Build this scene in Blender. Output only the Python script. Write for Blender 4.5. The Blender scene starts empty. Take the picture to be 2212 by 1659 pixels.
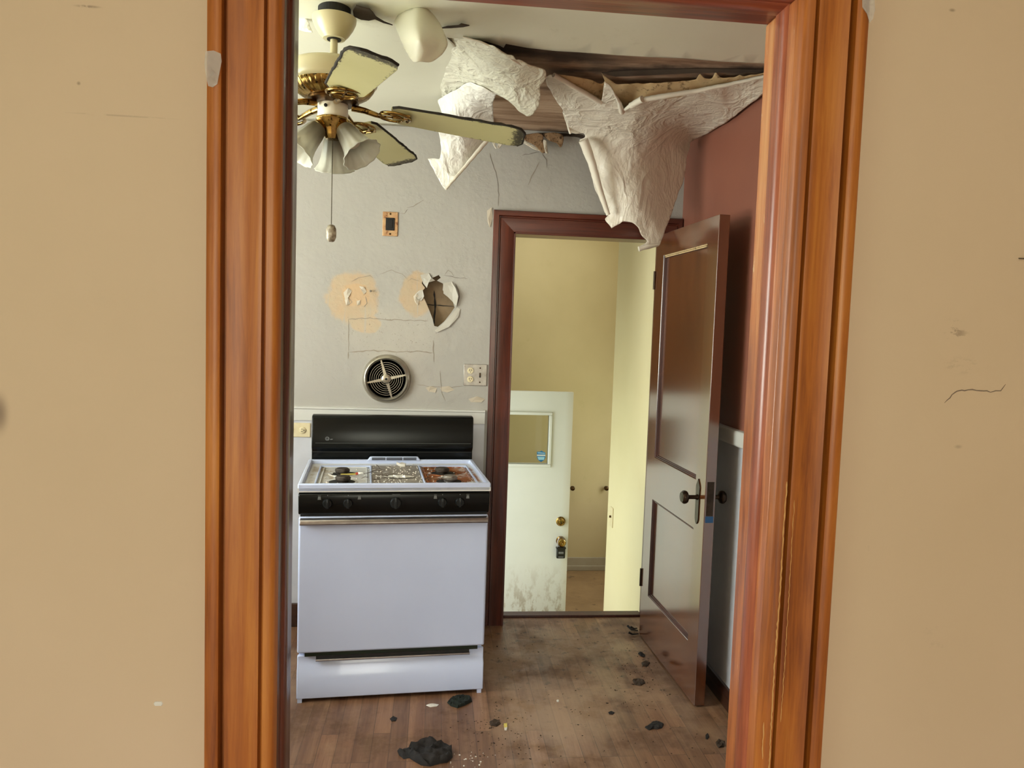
import bpy, bmesh, math, random
from mathutils import Vector, Matrix, noise as mnoise
from mathutils.geometry import delaunay_2d_cdt
random.seed(7)
sc = bpy.context.scene
COL = sc.collection

# ------------------------------------------------------------------ camera
F = 1650.0; CX, CY = 1106.0, 829.5; H = 1.54
p_, r_, y_ = (math.radians(a) for a in (4.141, 1.887, 5.875))
FW = Vector((math.sin(y_)*math.cos(p_), math.cos(y_)*math.cos(p_), -math.sin(p_)))
rt0 = Vector((math.cos(y_), -math.sin(y_), 0)); up0 = rt0.cross(FW)
RT = math.cos(r_)*rt0 + math.sin(r_)*up0
UP = -math.sin(r_)*rt0 + math.cos(r_)*up0
O = Vector((0, 0, H))
cam = bpy.data.cameras.new('camera'); cam.sensor_width = 36; cam.lens = F*36/2212
cam.clip_start = 0.02
co = bpy.data.objects.new('camera', cam); COL.objects.link(co)
co.matrix_world = Matrix((( RT.x, UP.x, -FW.x, O.x), (RT.y, UP.y, -FW.y, O.y), (RT.z, UP.z, -FW.z, O.z), (0, 0, 0, 1)))
sc.camera = co
# a measured point of the photograph, laid on a real plane of the place
def ray(x, y): return RT*((x-CX)/F) - UP*((y-CY)/F) + FW
def onY(x, y, Y): d = ray(x, y); return O + d*(Y/d.y)
def onZ(x, y, Z): d = ray(x, y); return O + d*((Z-H)/d.z)
def onX(x, y, X): d = ray(x, y); return O + d*(X/d.x)

# ------------------------------------------------------------------ light
sc.view_settings.view_transform = 'Standard'
sc.view_settings.look = 'None'
sc.view_settings.exposure = 0.0
sc.view_settings.gamma = 1.0
sc.view_settings.use_curve_mapping = False
w = bpy.data.worlds.new('daylight'); sc.world = w; w.use_nodes = True
nt = w.node_tree; nt.nodes.clear()
out = nt.nodes.new('ShaderNodeOutputWorld'); bg = nt.nodes.new('ShaderNodeBackground')
tc = nt.nodes.new('ShaderNodeTexCoord'); sp = nt.nodes.new('ShaderNodeSeparateXYZ'); rp = nt.nodes.new('ShaderNodeValToRGB')
nt.links.new(tc.outputs['Generated'], sp.inputs[0]); nt.links.new(sp.outputs[2], rp.inputs[0])
mr = nt.nodes.new('ShaderNodeMapRange'); mr.inputs[1].default_value = -1; mr.inputs[2].default_value = 1
nt.links.new(sp.outputs[2], mr.inputs[0]); nt.links.new(mr.outputs[0], rp.inputs[0])
e = rp.color_ramp.elements
e[0].position = 0.0; e[0].color = (.20, .24, .10, 1)
e[1].position = 1.0; e[1].color = (.75, .88, 1.0, 1)
a = e.new(.49); a.color = (.30, .42, .12, 1)
a = e.new(.56); a.color = (.38, .55, .16, 1)
a = e.new(.64); a.color = (.85, .95, .95, 1)
nt.links.new(rp.outputs[0], bg.inputs[0]); nt.links.new(bg.outputs[0], out.inputs[0])
bg.inputs[1].default_value = 3.0

def area(name, loc, to, sx, sy, power, color, portal=False, spread=180):
    l = bpy.data.lights.new(name, 'AREA'); l.shape = 'RECTANGLE'; l.size = sx; l.size_y = sy
    l.energy = power; l.color = color; l.spread = math.radians(spread)
    o = bpy.data.objects.new(name, l); COL.objects.link(o); o.location = loc
    d = Vector(to) - Vector(loc)
    o.rotation_euler = d.to_track_quat('-Z', 'Y').to_euler()
    if portal: l.cycles.is_portal = True
    return o
# daylight through the windows and the outside door, plus added fill lamps
area('kitchen_window_daylight', (-2.12, 2.3, 1.6), (1, 3.0, 1.1), 1.3, 1.4, 35, (.88, .94, 1.0))
area('kitchen_ceiling_fill', (-2.14, 2.3, 1.6), (-.2, 2.7, 3.4), 1.3, 1.3, 60, (1.0, 1.0, .88))  # added at the kitchen window, aimed up to brighten the ceiling
area('front_room_window_daylight', (-.3, -3.15, 1.6), (0.9, 1.3, 1.4), 1.9, 1.5, 80, (1.0, .94, .85))
area('side_window_daylight', (-3.05, -.9, 1.4), (0.6, 1.3, 1.0), 1.5, 1.2, 11, (.80, .88, 1.0))
area('back_entry_daylight', (-.25, 4.72, .25), (1.1, 4.75, .1), .86, 1.9, 17, (.93, .97, 1.0))
area('stair_window_daylight', (.9, 6.1, 2.72), (1.1, 7.0, 0), 1.1, 1.0, 9, (1.0, .92, .70))
area('landing_wall_fill', (2.36, 6.4, .55), (0, 6.9, .3), .9, 1.1, 10, (.96, .97, 1.0))  # added unseen lamp, brightens the lower far wall of the landing

# ------------------------------------------------------------------ materials
def L(r, g, b):
    f = lambda c: (c/255/12.92) if c/255 <= .04045 else ((c/255+.055)/1.055)**2.4
    return (f(r), f(g), f(b), 1)
class NT:
    def __init__(s, name):
        s.m = bpy.data.materials.new(name); s.m.use_nodes = True; s.t = s.m.node_tree
        s.b = s.t.nodes['Principled BSDF']; s.c = s.t.nodes.new('ShaderNodeTexCoord').outputs['Object']
    def n(s, k, **kw):
        x = s.t.nodes.new(k)
        for a, v in kw.items(): setattr(x, a, v)
        return x
    def l(s, a, b): s.t.links.new(a, b)
    def map(s, scale=(1, 1, 1), loc=(0, 0, 0), rot=(0, 0, 0), src=None):
        x = s.n('ShaderNodeMapping'); x.inputs['Scale'].default_value = scale
        x.inputs['Location'].default_value = loc; x.inputs['Rotation'].default_value = rot
        s.l(src or s.c, x.inputs[0]); return x.outputs[0]
    def noise(s, scale, detail=4, rough=.55, vec=None, dist=0):
        x = s.n('ShaderNodeTexNoise'); x.inputs['Scale'].default_value = scale; x.inputs['Detail'].default_value = detail
        x.inputs['Roughness'].default_value = rough; x.inputs['Distortion'].default_value = dist
        s.l(vec or s.c, x.inputs['Vector']); return x.outputs['Fac']
    def ramp(s, f, stops, interp='LINEAR'):
        x = s.n('ShaderNodeValToRGB'); x.color_ramp.interpolation = interp
        el = x.color_ramp.elements
        el[0].position, el[0].color = stops[0][0], stops[0][1]
        el[1].position, el[1].color = stops[-1][0], stops[-1][1]
        for p, c in stops[1:-1]:
            q = el.new(p); q.color = c
        s.l(f, x.inputs[0]); return x.outputs[0]
    def mask(s, f, lo, hi):
        x = s.n('ShaderNodeMapRange'); x.interpolation_type = 'SMOOTHSTEP'
        x.inputs[1].default_value = lo; x.inputs[2].default_value = hi
        s.l(f, x.inputs[0]); return x.outputs[0]
    def mix(s, f, a, b, mode='MIX'):
        x = s.n('ShaderNodeMix', data_type='RGBA', blend_type=mode)
        for v, i in ((f, 0), (a, 6), (b, 7)):
            if hasattr(v, 'links'): s.l(v, x.inputs[i])
            else: x.inputs[i].default_value = v
        return x.outputs[2]
    def math(s, op, a, b=0, c=0):
        x = s.n('ShaderNodeMath', operation=op)
        for i, v in enumerate((a, b, c)):
            if hasattr(v, 'links'): s.l(v, x.inputs[i])
            else: x.inputs[i].default_value = v
        return x.outputs[0]
    def xyz(s):
        x = s.n('ShaderNodeSeparateXYZ'); s.l(s.c, x.inputs[0]); return x.outputs
    def bump(s, h, strength, dist=.002):
        x = s.n('ShaderNodeBump'); x.inputs['Strength'].default_value = strength; x.inputs['Distance'].default_value = dist
        s.l(h, x.inputs['Height'])
        if s.b.inputs['Normal'].links: s.l(s.b.inputs['Normal'].links[0].from_socket, x.inputs['Normal'])
        s.l(x.outputs[0], s.b.inputs['Normal'])
    def set(s, col=None, rough=None, metal=None, **kw):
        for k, v in (('Base Color', col), ('Roughness', rough), ('Metallic', metal)):
            if v is None: continue
            if hasattr(v, 'links'): s.l(v, s.b.inputs[k])
            else: s.b.inputs[k].default_value = v
        for k, v in kw.items(): s.b.inputs[k.replace('_', ' ')].default_value = v
        return s.m

def simple(name, c1, c2=None, rough=.5, metal=0, scale=8, bump=0, bscale=60, dirt=None, dthr=(.6, .72), dscale=9, **kw):
    t = NT(name)
    col = t.ramp(t.noise(scale), [(.3, c1), (.7, c2 or c1)])
    if dirt:
        col = t.mix(t.mask(t.noise(dscale, 8, .7), *dthr), col, dirt)
    if bump: t.bump(t.noise(bscale, 6), bump)
    return t.set(col, rough, metal, **kw)

def wood(name, cols, axis='Z', rough=.32, coat=.4, grain=70, wear=None, wthr=(.64, .7), bump=.15, loc=(0, 0, 0)):
    t = NT(name)
    st = {'X': (.05, 1, 1), 'Y': (1, .05, 1), 'Z': (1, 1, .05)}[axis]
    st2 = {'X': (.25, 1, 1), 'Y': (1, .25, 1), 'Z': (1, 1, .25)}[axis]
    v = t.map(st, loc); v2 = t.map(st2, loc)
    fine = t.noise(grain, 6, .65, v, .4); broad = t.noise(6, 3, .5, v2, .3)
    f = t.math('ADD', t.math('MULTIPLY', fine, .5), t.math('MULTIPLY', broad, .5))
    n = len(cols)
    col = t.ramp(f, [(.34+.32*i/(n-1), c) for i, c in enumerate(cols)])
    if wear:
        col = t.mix(t.mask(t.noise(34, 8, .7, t.map(tuple(.3 if q < 1 else q for q in st))), *wthr), col, wear)
    t.bump(fine, bump, .001)
    return t.set(col, rough, 0, Coat_Weight=coat, Coat_Roughness=.18)

m_casing = wood('old_varnished_pine', [L(116, 56, 14), L(164, 92, 28), L(190, 120, 46)], wear=L(214, 170, 110), wthr=(.72, .8), rough=.46, coat=.04)
m_casing_h = wood('old_varnished_pine_head', [L(84, 36, 22), L(136, 66, 42), L(168, 92, 60)], axis='X', rough=.38)
m_jamb_l = wood('shaded_varnished_jamb', [L(52, 22, 14), L(78, 34, 20), L(104, 50, 28)], rough=.3)  # darker jamb wood, the shade on the left reveal put into its colour
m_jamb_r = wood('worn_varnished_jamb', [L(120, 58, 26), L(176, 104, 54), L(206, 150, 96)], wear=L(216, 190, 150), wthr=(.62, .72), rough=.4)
m_bead = wood('red_varnished_bead', [L(104, 46, 28), L(154, 82, 52), L(184, 112, 78)], rough=.35, coat=.25)
m_dark = wood('dark_mahogany_stain', [L(44, 18, 12), L(78, 32, 20), L(104, 46, 28)], rough=.3, coat=.5, wear=L(150, 110, 90), wthr=(.8, .84))
m_dark_h = wood('dark_mahogany_stain_head', [L(44, 18, 12), L(78, 32, 20), L(104, 46, 28)], axis='X', rough=.32)
m_base = wood('dark_baseboard_wood', [L(34, 18, 12), L(58, 32, 20), L(76, 44, 28)], axis='Y', rough=.4)
m_door = wood('brown_varnished_door', [L(70, 32, 10), L(90, 44, 14), L(108, 56, 20)], rough=.15, coat=.9, bump=.06, wear=L(64, 44, 24), wthr=(.74, .78))
m_door.node_tree.nodes['Principled BSDF'].inputs['Coat IOR'].default_value = 2.1
m_door.node_tree.nodes['Principled BSDF'].inputs['IOR'].default_value = 1.7
m_mould = wood('dark_red_panel_moulding', [L(40, 14, 8), L(62, 24, 14), L(84, 36, 22)], rough=.5, coat=.05)

YN0_ = 1.33
def wall_near():
    t = NT('tan_wall_paint')
    col = t.ramp(t.noise(1.4, 4), [(.3, L(198, 174, 144)), (.7, L(205, 181, 152))])
    col = t.mix(t.mask(t.noise(5, 8, .75), .66, .8), col, L(176, 154, 130))
    x = t.xyz()
    for px, py, rx_, rz_, k_, th in ((-4, 893, .020, .042, .75, None), (2066, 715, .030, .030, .5, (.54, .62)), (2080, 790, .05, .02, .25, (.5, .6)), (190, 14, .026, .003, .6, (.4, .5)), (260, 250, .10, .002, .3, (.4, .5)), (170, 180, .004, .004, .6, None), (2057, 22, .008, .004, .6, None), (2070, 965, .010, .005, .35, None)):
        c_ = onY(px, py, YN0_); dx = t.math('DIVIDE', t.math('SUBTRACT', x[0], c_.x), rx_); dz = t.math('DIVIDE', t.math('SUBTRACT', x[2], c_.z), rz_)
        d = t.math('SQRT', t.math('ADD', t.math('MULTIPLY', dx, dx), t.math('MULTIPLY', dz, dz)))
        q = t.n('ShaderNodeMapRange'); q.interpolation_type = 'SMOOTHSTEP'; q.inputs[1].default_value = 1.1; q.inputs[2].default_value = .1; t.l(d, q.inputs[0])
        f_ = t.math('MULTIPLY', q.outputs[0], k_)
        if th: f_ = t.math('MULTIPLY', f_, t.mask(t.noise(60, 6, .7, t.map((.5, 1, 1))), *th))
        col = t.mix(f_, col, L(112, 92, 74))
    t.bump(t.noise(130, 5), .12, .001); t.bump(t.noise(5, 3), .25, .004)
    return t.set(col, .62)
m_wall_near = wall_near()

def wall_kitchen():
    t = NT('stained_white_wall_paint')
    x = t.xyz()
    col = t.ramp(t.noise(1.7, 5), [(.3, L(168, 165, 158)), (.7, L(176, 173, 166))])
    warp = t.math('MULTIPLY', t.math('SUBTRACT', t.noise(14, 5, .6), .5), .75)
    def blob(px, py, wpx, hpx, soft=.12, k=1.0):
        c = onY(px, py, 3.87); rx = wpx/F*3.9; rz = hpx/F*3.9
        dx = t.math('DIVIDE', t.math('SUBTRACT', x[0], c.x), rx); dz = t.math('DIVIDE', t.math('SUBTRACT', x[2], c.z), rz)
        d = t.math('SQRT', t.math('ADD', t.math('MULTIPLY', dx, dx), t.math('MULTIPLY', dz, dz)))
        d = t.math('ADD', d, t.math('MULTIPLY', warp, k))
        q = t.n('ShaderNodeMapRange'); q.interpolation_type = 'SMOOTHSTEP'
        q.inputs[1].default_value = 1+soft; q.inputs[2].default_value = 1-soft; t.l(d, q.inputs[0]); return q.outputs[0]
    stain = t.math('MAXIMUM', blob(762, 642, 54, 54), blob(900, 636, 34, 46))
    stain = t.math('MAXIMUM', stain, blob(790, 700, 30, 20))
    streak = t.mask(t.noise(38, 3, .5, t.map((1, 1, .06))), .60, .68)
    sc_ = t.ramp(t.noise(16, 5), [(.3, L(196, 166, 130)), (.7, L(186, 168, 138))])
    col = t.mix(t.math('MULTIPLY', stain, t.math('SUBTRACT', .85, t.math('MULTIPLY', streak, .5))), col, sc_)
    peel = blob(768, 638, 30, 24, .1, 1.6)
    col = t.mix(t.math('MULTIPLY', peel, .8), col, L(200, 168, 130))
    # greasy zone above the range hood mark, specked
    zone = blob(845, 720, 100, 56, .4)
    speck = t.mask(t.noise(120, 3, .5), .66, .72)
    col = t.mix(t.math('MULTIPLY', t.math('MULTIPLY', zone, speck), .8), col, L(110, 96, 84))
    col = t.mix(t.math('MULTIPLY', zone, .18), col, L(206, 196, 176))
    speck2 = t.mask(t.noise(34, 8, .8), .72, .76)
    col = t.mix(t.math('MULTIPLY', speck2, .5), col, L(140, 132, 122))
    vent_side_tint = blob(890, 818, 48, 50, .8)  # soft tint just right of the exhaust vent
    col = t.mix(t.math('MULTIPLY', vent_side_tint, .35), col, L(176, 168, 158))
    t.bump(t.noise(3.5, 4, .6), .35, .02); t.bump(t.noise(16, 6, .65), .3, .006)
    t.bump(t.mask(t.noise(9, 8, .75), .52, .6), .18, .004)
    return t.set(col, .42)
m_wall_k = wall_kitchen()

m_wainscot = simple('pale_blue_grey_panel', L(196, 198, 204), L(206, 208, 214), rough=.4, bump=.15, bscale=20, dirt=L(150, 146, 142), dthr=(.7, .8))
m_frontbounce = simple('pale_bounce_floor', L(206, 188, 188), L(196, 178, 178), rough=.95, scale=6, bump=.4, bscale=200)  # unseen front floor, colour made up to bounce greyish light onto low walls
m_rail = simple('off_white_trim_paint', L(204, 204, 198), L(212, 212, 206), rough=.4, bump=.1, dirt=L(150, 138, 124), dthr=(.72, .78), dscale=24)
m_rose = simple('dusty_rose_wall_paint', L(146, 92, 74), L(138, 86, 70), rough=.45, scale=3, bump=.15, bscale=8)
m_ceilpaint = simple('greenish_white_ceiling_paint', L(226, 226, 204), L(232, 231, 212), rough=.4, scale=2, bump=.25, bscale=5, dirt=L(176, 170, 140), dthr=(.6, .85), dscale=3)
def plaster():
    t = NT('exposed_brown_plaster')
    v = t.map((.22, 1.6, 1), rot=(0, 0, .06))
    f = t.noise(7, 8, .68, v, .5)
    col = t.ramp(f, [(.3, L(112, 88, 68)), (.45, L(160, 130, 104)), (.58, L(192, 164, 138)), (.75, L(208, 184, 160))])
    col = t.mix(t.mask(t.noise(2.6, 5, .6, t.map((.5, 1.6, 1))), .55, .72), col, L(112, 84, 62))
    x = t.xyz()
    def line(pa, pb, w, x0, x1):
        a_ = onZ(*pa, ZC_); b_ = onZ(*pb, ZC_); k = (b_.y-a_.y)/(b_.x-a_.x); c_ = a_.y-k*a_.x
        d = t.math('ABSOLUTE', t.math('SUBTRACT', x[1], t.math('ADD', t.math('MULTIPLY', x[0], k), c_)))
        d = t.math('ADD', d, t.math('MULTIPLY', t.math('SUBTRACT', t.noise(9, 5), .5), w*1.4))
        q = t.n('ShaderNodeMapRange'); q.interpolation_type = 'SMOOTHSTEP'; q.inputs[1].default_value = w; q.inputs[2].default_value = 0; t.l(d, q.inputs[0])
        return t.math('MULTIPLY', q.outputs[0], t.math('MULTIPLY', t.mask(x[0], x0-.1, x0+.05), t.math('SUBTRACT', 1, t.mask(x[0], x1-.15, x1+.2))))
    dk = t.math('MAXIMUM', line((1080, 104), (1230, 122), .16, .12, .62), line((1300, 152), (1640, 150), .09, .45, 1.4))
    dk = t.math('MAXIMUM', dk, line((1100, 284), (1250, 290), .12, .1, .9))
    col = t.mix(t.math('MULTIPLY', dk, .92), col, L(40, 31, 25))
    t.bump(f, .8, .015); t.bump(t.noise(40, 5), .3, .004)
    return t.set(col, .9)
ZC_ = 2.53
m_plaster = plaster()
def paper(name, c1, c2, back, rough=.42, trans=.12):
    t = NT(name)
    geo = t.n('ShaderNodeNewGeometry')
    col = t.ramp(t.noise(7, 6), [(.3, c1), (.7, c2)])
    col = t.mix(t.mask(t.noise(22, 8, .75), .68, .76), col, back)
    def creases(sc_, st, k, d, dist=1.5):
        n1 = t.noise(sc_, 3, .5, t.map(st), dist)
        a_ = t.math('ABSOLUTE', t.math('SUBTRACT', n1, .5))
        t.bump(t.math('SUBTRACT', 1, t.math('MINIMUM', t.math('MULTIPLY', a_, 9), 1)), k, d)
    creases(6, (1, 1, .6), .6, .007, 1.0); creases(14, (1.4, 1, .6), .35, .003, 1.2); creases(36, (1, 1, 1), .22, .0014, .8)
    t.set(col, rough)
    return t.m
m_paper = paper('peeling_white_paper', L(218, 210, 194), L(228, 221, 207), L(198, 180, 154))
m_paper_c = paper('crinkled_ceiling_paint', L(226, 224, 204), L(232, 230, 212), L(196, 186, 160))
m_paper_w = paper('bright_white_paper', L(232, 230, 220), L(240, 238, 230), L(210, 200, 180), rough=.3)
m_paper_b = simple('mouldy_tan_paper_back', L(190, 162, 118), L(206, 182, 140), rough=.8, scale=14, bump=.5, dirt=L(112, 88, 58), dthr=(.54, .66), dscale=26)
m_frag = simple('brown_torn_backing', L(134, 104, 74), L(168, 138, 104), rough=.85, scale=40, bump=.8, dirt=L(84, 62, 42), dthr=(.5, .62), dscale=50)
m_roll = simple('rolled_white_paper_edge', L(232, 228, 214), L(222, 214, 196), rough=.35, bump=.3, bscale=30)
m_void = simple('dark_ceiling_void', L(54, 46, 38), L(84, 72, 60), rough=.95, scale=5, bump=.5)
m_crack = simple('dark_crack_line', L(128, 120, 112), rough=.9)
m_flake = simple('lifted_paint_flake', L(196, 186, 168), L(184, 172, 152), rough=.5)
m_worn = simple('bare_worn_wood', L(206, 158, 96), L(190, 138, 78), rough=.6)
m_scuff = simple('grey_brown_scuff', L(122, 104, 88), rough=.8)
m_cracksoft = simple('soft_crack_line', L(152, 142, 128), rough=.9)
m_cream = simple('cream_stair_wall_paint', L(224, 214, 176), L(220, 208, 168), rough=.5, scale=2, bump=.1, bscale=10, dirt=L(212, 196, 140), dthr=(.66, .85), dscale=4)
m_tan = simple('mustard_tan_wall_paint', L(206, 186, 136), L(198, 178, 128), rough=.55, scale=2, bump=.1, bscale=10, dirt=L(180, 164, 110), dthr=(.6, .85), dscale=3)
m_tanlow = simple('cream_brown_baseboard_paint', L(176, 164, 134), L(164, 150, 122), rough=.5, scale=6)
m_reflectdark = wood('dark_reflection_wall', [L(52, 34, 20), L(74, 50, 30), L(92, 64, 40)], rough=.7, coat=0)  # invented unseen dark finish, keeps the brown door's upper reflection dark
m_carpet = simple('brown_landing_carpet', L(160, 128, 84), L(138, 108, 68), rough=.9, scale=5, bump=.5, bscale=160, dirt=L(80, 60, 36))
def white_door():
    t = NT('white_door_paint')
    x = t.xyz()
    col = t.ramp(t.noise(3), [(.3, L(224, 230, 226)), (.7, L(230, 236, 232))])
    low = t.mask(x[2], -.02, -.5)
    m = t.mask(t.noise(16, 9, .72, t.map((1, 1, .45))), .47, .6)
    q = t.n('ShaderNodeMapRange'); q.inputs[1].default_value = -.12; q.inputs[2].default_value = -.55; q.clamp = True; t.l(x[2], q.inputs[0])
    col = t.mix(t.math('MULTIPLY', m, t.math('MULTIPLY', q.outputs[0], .8)), col, L(150, 132, 100))
    # a worn and grubby rim near the lock side
    q2 = t.n('ShaderNodeMapRange'); q2.inputs[1].default_value = .93; q2.inputs[2].default_value = 1.0; t.l(x[0], q2.inputs[0])
    col = t.mix(t.math('MULTIPLY', q2.outputs[0], .35), col, L(200, 180, 130))
    return t.set(col, .35)
m_wdoor = white_door()
m_enamel = simple('white_enamel', L(194, 206, 236), L(200, 212, 242), rough=.22, scale=3, dirt=L(150, 148, 146), dthr=(.73, .77), dscale=12, Coat_Weight=.2)
def cooktop_mat():
    t = NT('filthy_white_cooktop')
    x = t.xyz()
    col = t.ramp(t.noise(6), [(.3, L(206, 206, 206)), (.7, L(214, 214, 212))])
    def band(a, b, c, d):
        u = t.math('MULTIPLY', t.mask(x[0], a, a+.012), t.math('SUBTRACT', 1, t.mask(x[0], b-.012, b)))
        v = t.math('MULTIPLY', t.mask(x[1], c, c+.012), t.math('SUBTRACT', 1, t.mask(x[1], d-.012, d)))
        return t.math('MULTIPLY', u, v)
    up = t.math('SUBTRACT', 1, t.mask(x[2], .897, .9))
    dust = t.math('MULTIPLY', band(.275, .505, .02, .47), t.mask(t.noise(9, 8, .7), .28, .42))
    col = t.mix(t.math('MULTIPLY', dust, .9), col, t.ramp(t.noise(30, 8, .8), [(.35, L(104, 92, 76)), (.6, L(156, 148, 136))]))
    rust = t.math('MULTIPLY', t.math('MULTIPLY', band(.5, .75, .02, .43), up), t.mask(t.noise(9, 8, .7, t.map((1, 1.2, 1), (3.1, 0, 0))), .40, .5))
    col = t.mix(rust, col, t.ramp(t.noise(22, 8, .8), [(.35, L(92, 46, 18)), (.5, L(150, 84, 40)), (.65, L(176, 130, 84))]))
    br = t.math('MULTIPLY', t.math('MULTIPLY', band(.02, .13, .02, .5), up), t.mask(t.noise(8, 8, .7), .42, .6))
    col = t.mix(t.math('MULTIPLY', br, .8), col, L(160, 140, 108))
    sp_ = t.mask(t.noise(60, 6, .8), .62, .68)
    col = t.mix(t.math('MULTIPLY', sp_, .8), col, L(90, 70, 50))
    return t.set(col, .35)
m_cook = cooktop_mat()
m_black = simple('black_enamel', L(10, 12, 12), L(14, 16, 16), rough=.22, scale=3, dirt=L(60, 58, 54), dthr=(.74, .8), dscale=20, Specular_IOR_Level=.25)
m_blackmat = simple('soot_black', L(16, 15, 14), L(30, 27, 24), rough=.8, scale=30, bump=.4)
m_knob = simple('black_plastic', L(16, 18, 19), L(20, 23, 24), rough=.35, Specular_IOR_Level=.3)
m_mark = simple('pale_grey_print', L(128, 132, 134), rough=.6)
m_line = simple('thin_grey_print', L(84, 88, 86), rough=.4)
m_chrome = simple('dull_chrome', L(168, 162, 162), L(140, 132, 132), rough=.28, metal=.9, scale=20, dirt=L(110, 80, 60), dthr=(.66, .74), dscale=30)
m_green = simple('green_black_oven_gap', L(10, 34, 16), L(12, 20, 12), rough=.4, scale=8)
m_burner = simple('grimy_burner_metal', L(84, 76, 68), L(54, 46, 40), rough=.6, metal=.5, scale=60, bump=.5)
m_burner_lt = simple('grey_aluminium_burner', L(160, 154, 146), L(120, 112, 104), rough=.5, metal=.6, scale=60, bump=.4)
m_brass = simple('polished_brass', L(190, 158, 92), L(120, 92, 50), rough=.2, metal=1, scale=40, dirt=L(50, 36, 20), dthr=(.56, .62), dscale=60)
m_brass_dk = simple('tarnished_dark_brass', L(92, 66, 36), L(58, 42, 26), rough=.3, metal=.9, scale=30)
m_fan = simple('cream_fan_enamel', L(206, 198, 160), L(196, 188, 150), rough=.3, scale=8, dirt=L(140, 128, 92), dthr=(.64, .8))
m_fan_w = simple('cream_white_switch_housing', L(226, 224, 208), L(218, 214, 196), rough=.3)
def blade_mat():
    t = NT('mouldy_cream_blade')
    x = t.xyz()
    col = t.ramp(t.noise(5), [(.3, L(180, 174, 122)), (.7, L(190, 184, 134))])
    ey = t.math('ABSOLUTE', x[1])
    edge = t.math('MAXIMUM', t.mask(x[0], .53, .60), t.math('MULTIPLY', t.mask(ey, .045, .062), .6))
    n = t.noise(90, 8, .8)
    f = t.mask(t.math('ADD', n, t.math('MULTIPLY', edge, .34)), .70, .8)
    col = t.mix(f, col, L(52, 46, 30))
    return t.set(col, .4)
m_blade = blade_mat()
m_blade_edge = simple('black_mouldy_blade_edge', L(22, 18, 11), L(44, 36, 22), rough=.9, scale=60, bump=1, bscale=90)
def shade_mat():
    t = NT('dusty_frosted_glass')
    v = t.noise(30, 4, .6)
    col = t.ramp(v, [(.3, L(214, 212, 198)), (.7, L(226, 226, 214))])
    x = t.xyz()
    dust = t.mask(t.math('ADD', x[2], t.math('MULTIPLY', v, .03)), -.075, .0)
    col = t.mix(t.math('MULTIPLY', dust, .85), col, L(104, 94, 70))
    t.set(col, .3); t.b.inputs['Transmission Weight'].default_value = .45
    return t.m
m_shade = shade_mat()
m_chain = simple('dark_bead_chain', L(84, 78, 64), rough=.4, metal=.7)
m_marble = simple('brown_marbled_pull', L(196, 188, 170), L(86, 72, 54), rough=.25, scale=70)
m_plate_rust = simple('rusty_brass_plate', L(206, 172, 128), L(176, 128, 86), rough=.45, metal=.2, scale=30, dirt=L(130, 80, 46), dthr=(.52, .62), dscale=40)
m_steel = simple('old_steel_plate', L(176, 170, 162), L(150, 144, 136), rough=.4, metal=.6, scale=30, dirt=L(110, 100, 90), dthr=(.6, .7), dscale=60)
m_ivory = simple('ivory_plastic', L(224, 212, 176), L(214, 200, 160), rough=.4, scale=30)
m_blackhole = simple('black_socket', L(14, 12, 10), rough=.7)
m_ventm = simple('tarnished_vent_metal', L(188, 182, 168), L(160, 152, 136), rough=.3, metal=.75, scale=14, dirt=L(120, 104, 84), dthr=(.6, .72), dscale=30)
m_cavity = simple('brown_lath_cavity', L(150, 130, 102), L(122, 102, 78), rough=.9, scale=10, bump=.5)
m_chip = simple('broken_plaster_edge', L(188, 184, 174), L(176, 170, 158), rough=.6, bump=.4)
m_orn = simple('dark_bronze', L(48, 38, 30), L(70, 56, 44), rough=.32, metal=.8, scale=30)
m_blue = simple('blue_tape', L(36, 84, 130), rough=.5)
m_lockbox = simple('black_lock_box_plastic', L(26, 28, 28), rough=.35)
m_tape = NT('clear_tape'); m_tape = m_tape.set((.62, .56, .5, 1), .15, 0, Alpha=.42)
m_scorch = simple('charred_black_cloth', L(14, 12, 12), L(34, 28, 26), rough=.8, scale=24, bump=1, bscale=70)
m_leaf = simple('dry_brown_leaf', L(66, 48, 32), L(44, 32, 22), rough=.8, scale=20)
m_white = simple('white_plaster_chip', L(224, 220, 210), L(206, 202, 192), rough=.7)
m_yellow = simple('yellow_wrapper', L(204, 184, 80), L(210, 194, 110), rough=.4)
m_red = simple('red_wrapper_end', L(196, 84, 66), rough=.4)
m_nail = simple('nail_steel', L(120, 116, 108), rough=.4, metal=.8)
m_outside = simple('sunlit_hedge', L(96, 130, 50), L(140, 172, 72), rough=.8, scale=10)
m_stk_b = simple('blue_sticker_print', L(18, 112, 168), rough=.4)
m_stk_l = simple('light_blue_sticker_print', L(150, 206, 228), rough=.4)
m_stk_w = simple('white_sticker_print', L(206, 216, 214), rough=.4)
def glass():
    t = NT('door_window_glass'); n = t.t
    gl = t.n('ShaderNodeBsdfGlossy'); gl.inputs['Roughness'].default_value = .02
    tr = t.n('ShaderNodeBsdfTransparent'); tr.inputs[0].default_value = (.95, .97, .94, 1)
    fr = t.n('ShaderNodeFresnel'); fr.inputs[0].default_value = 1.45
    mx = t.n('ShaderNodeMixShader'); t.l(fr.outputs[0], mx.inputs[0]); t.l(tr.outputs[0], mx.inputs[1]); t.l(gl.outputs[0], mx.inputs[2])
    t.l(mx.outputs[0], n.nodes['Material Output'].inputs[0]); return t.m
m_glass = glass()

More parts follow.
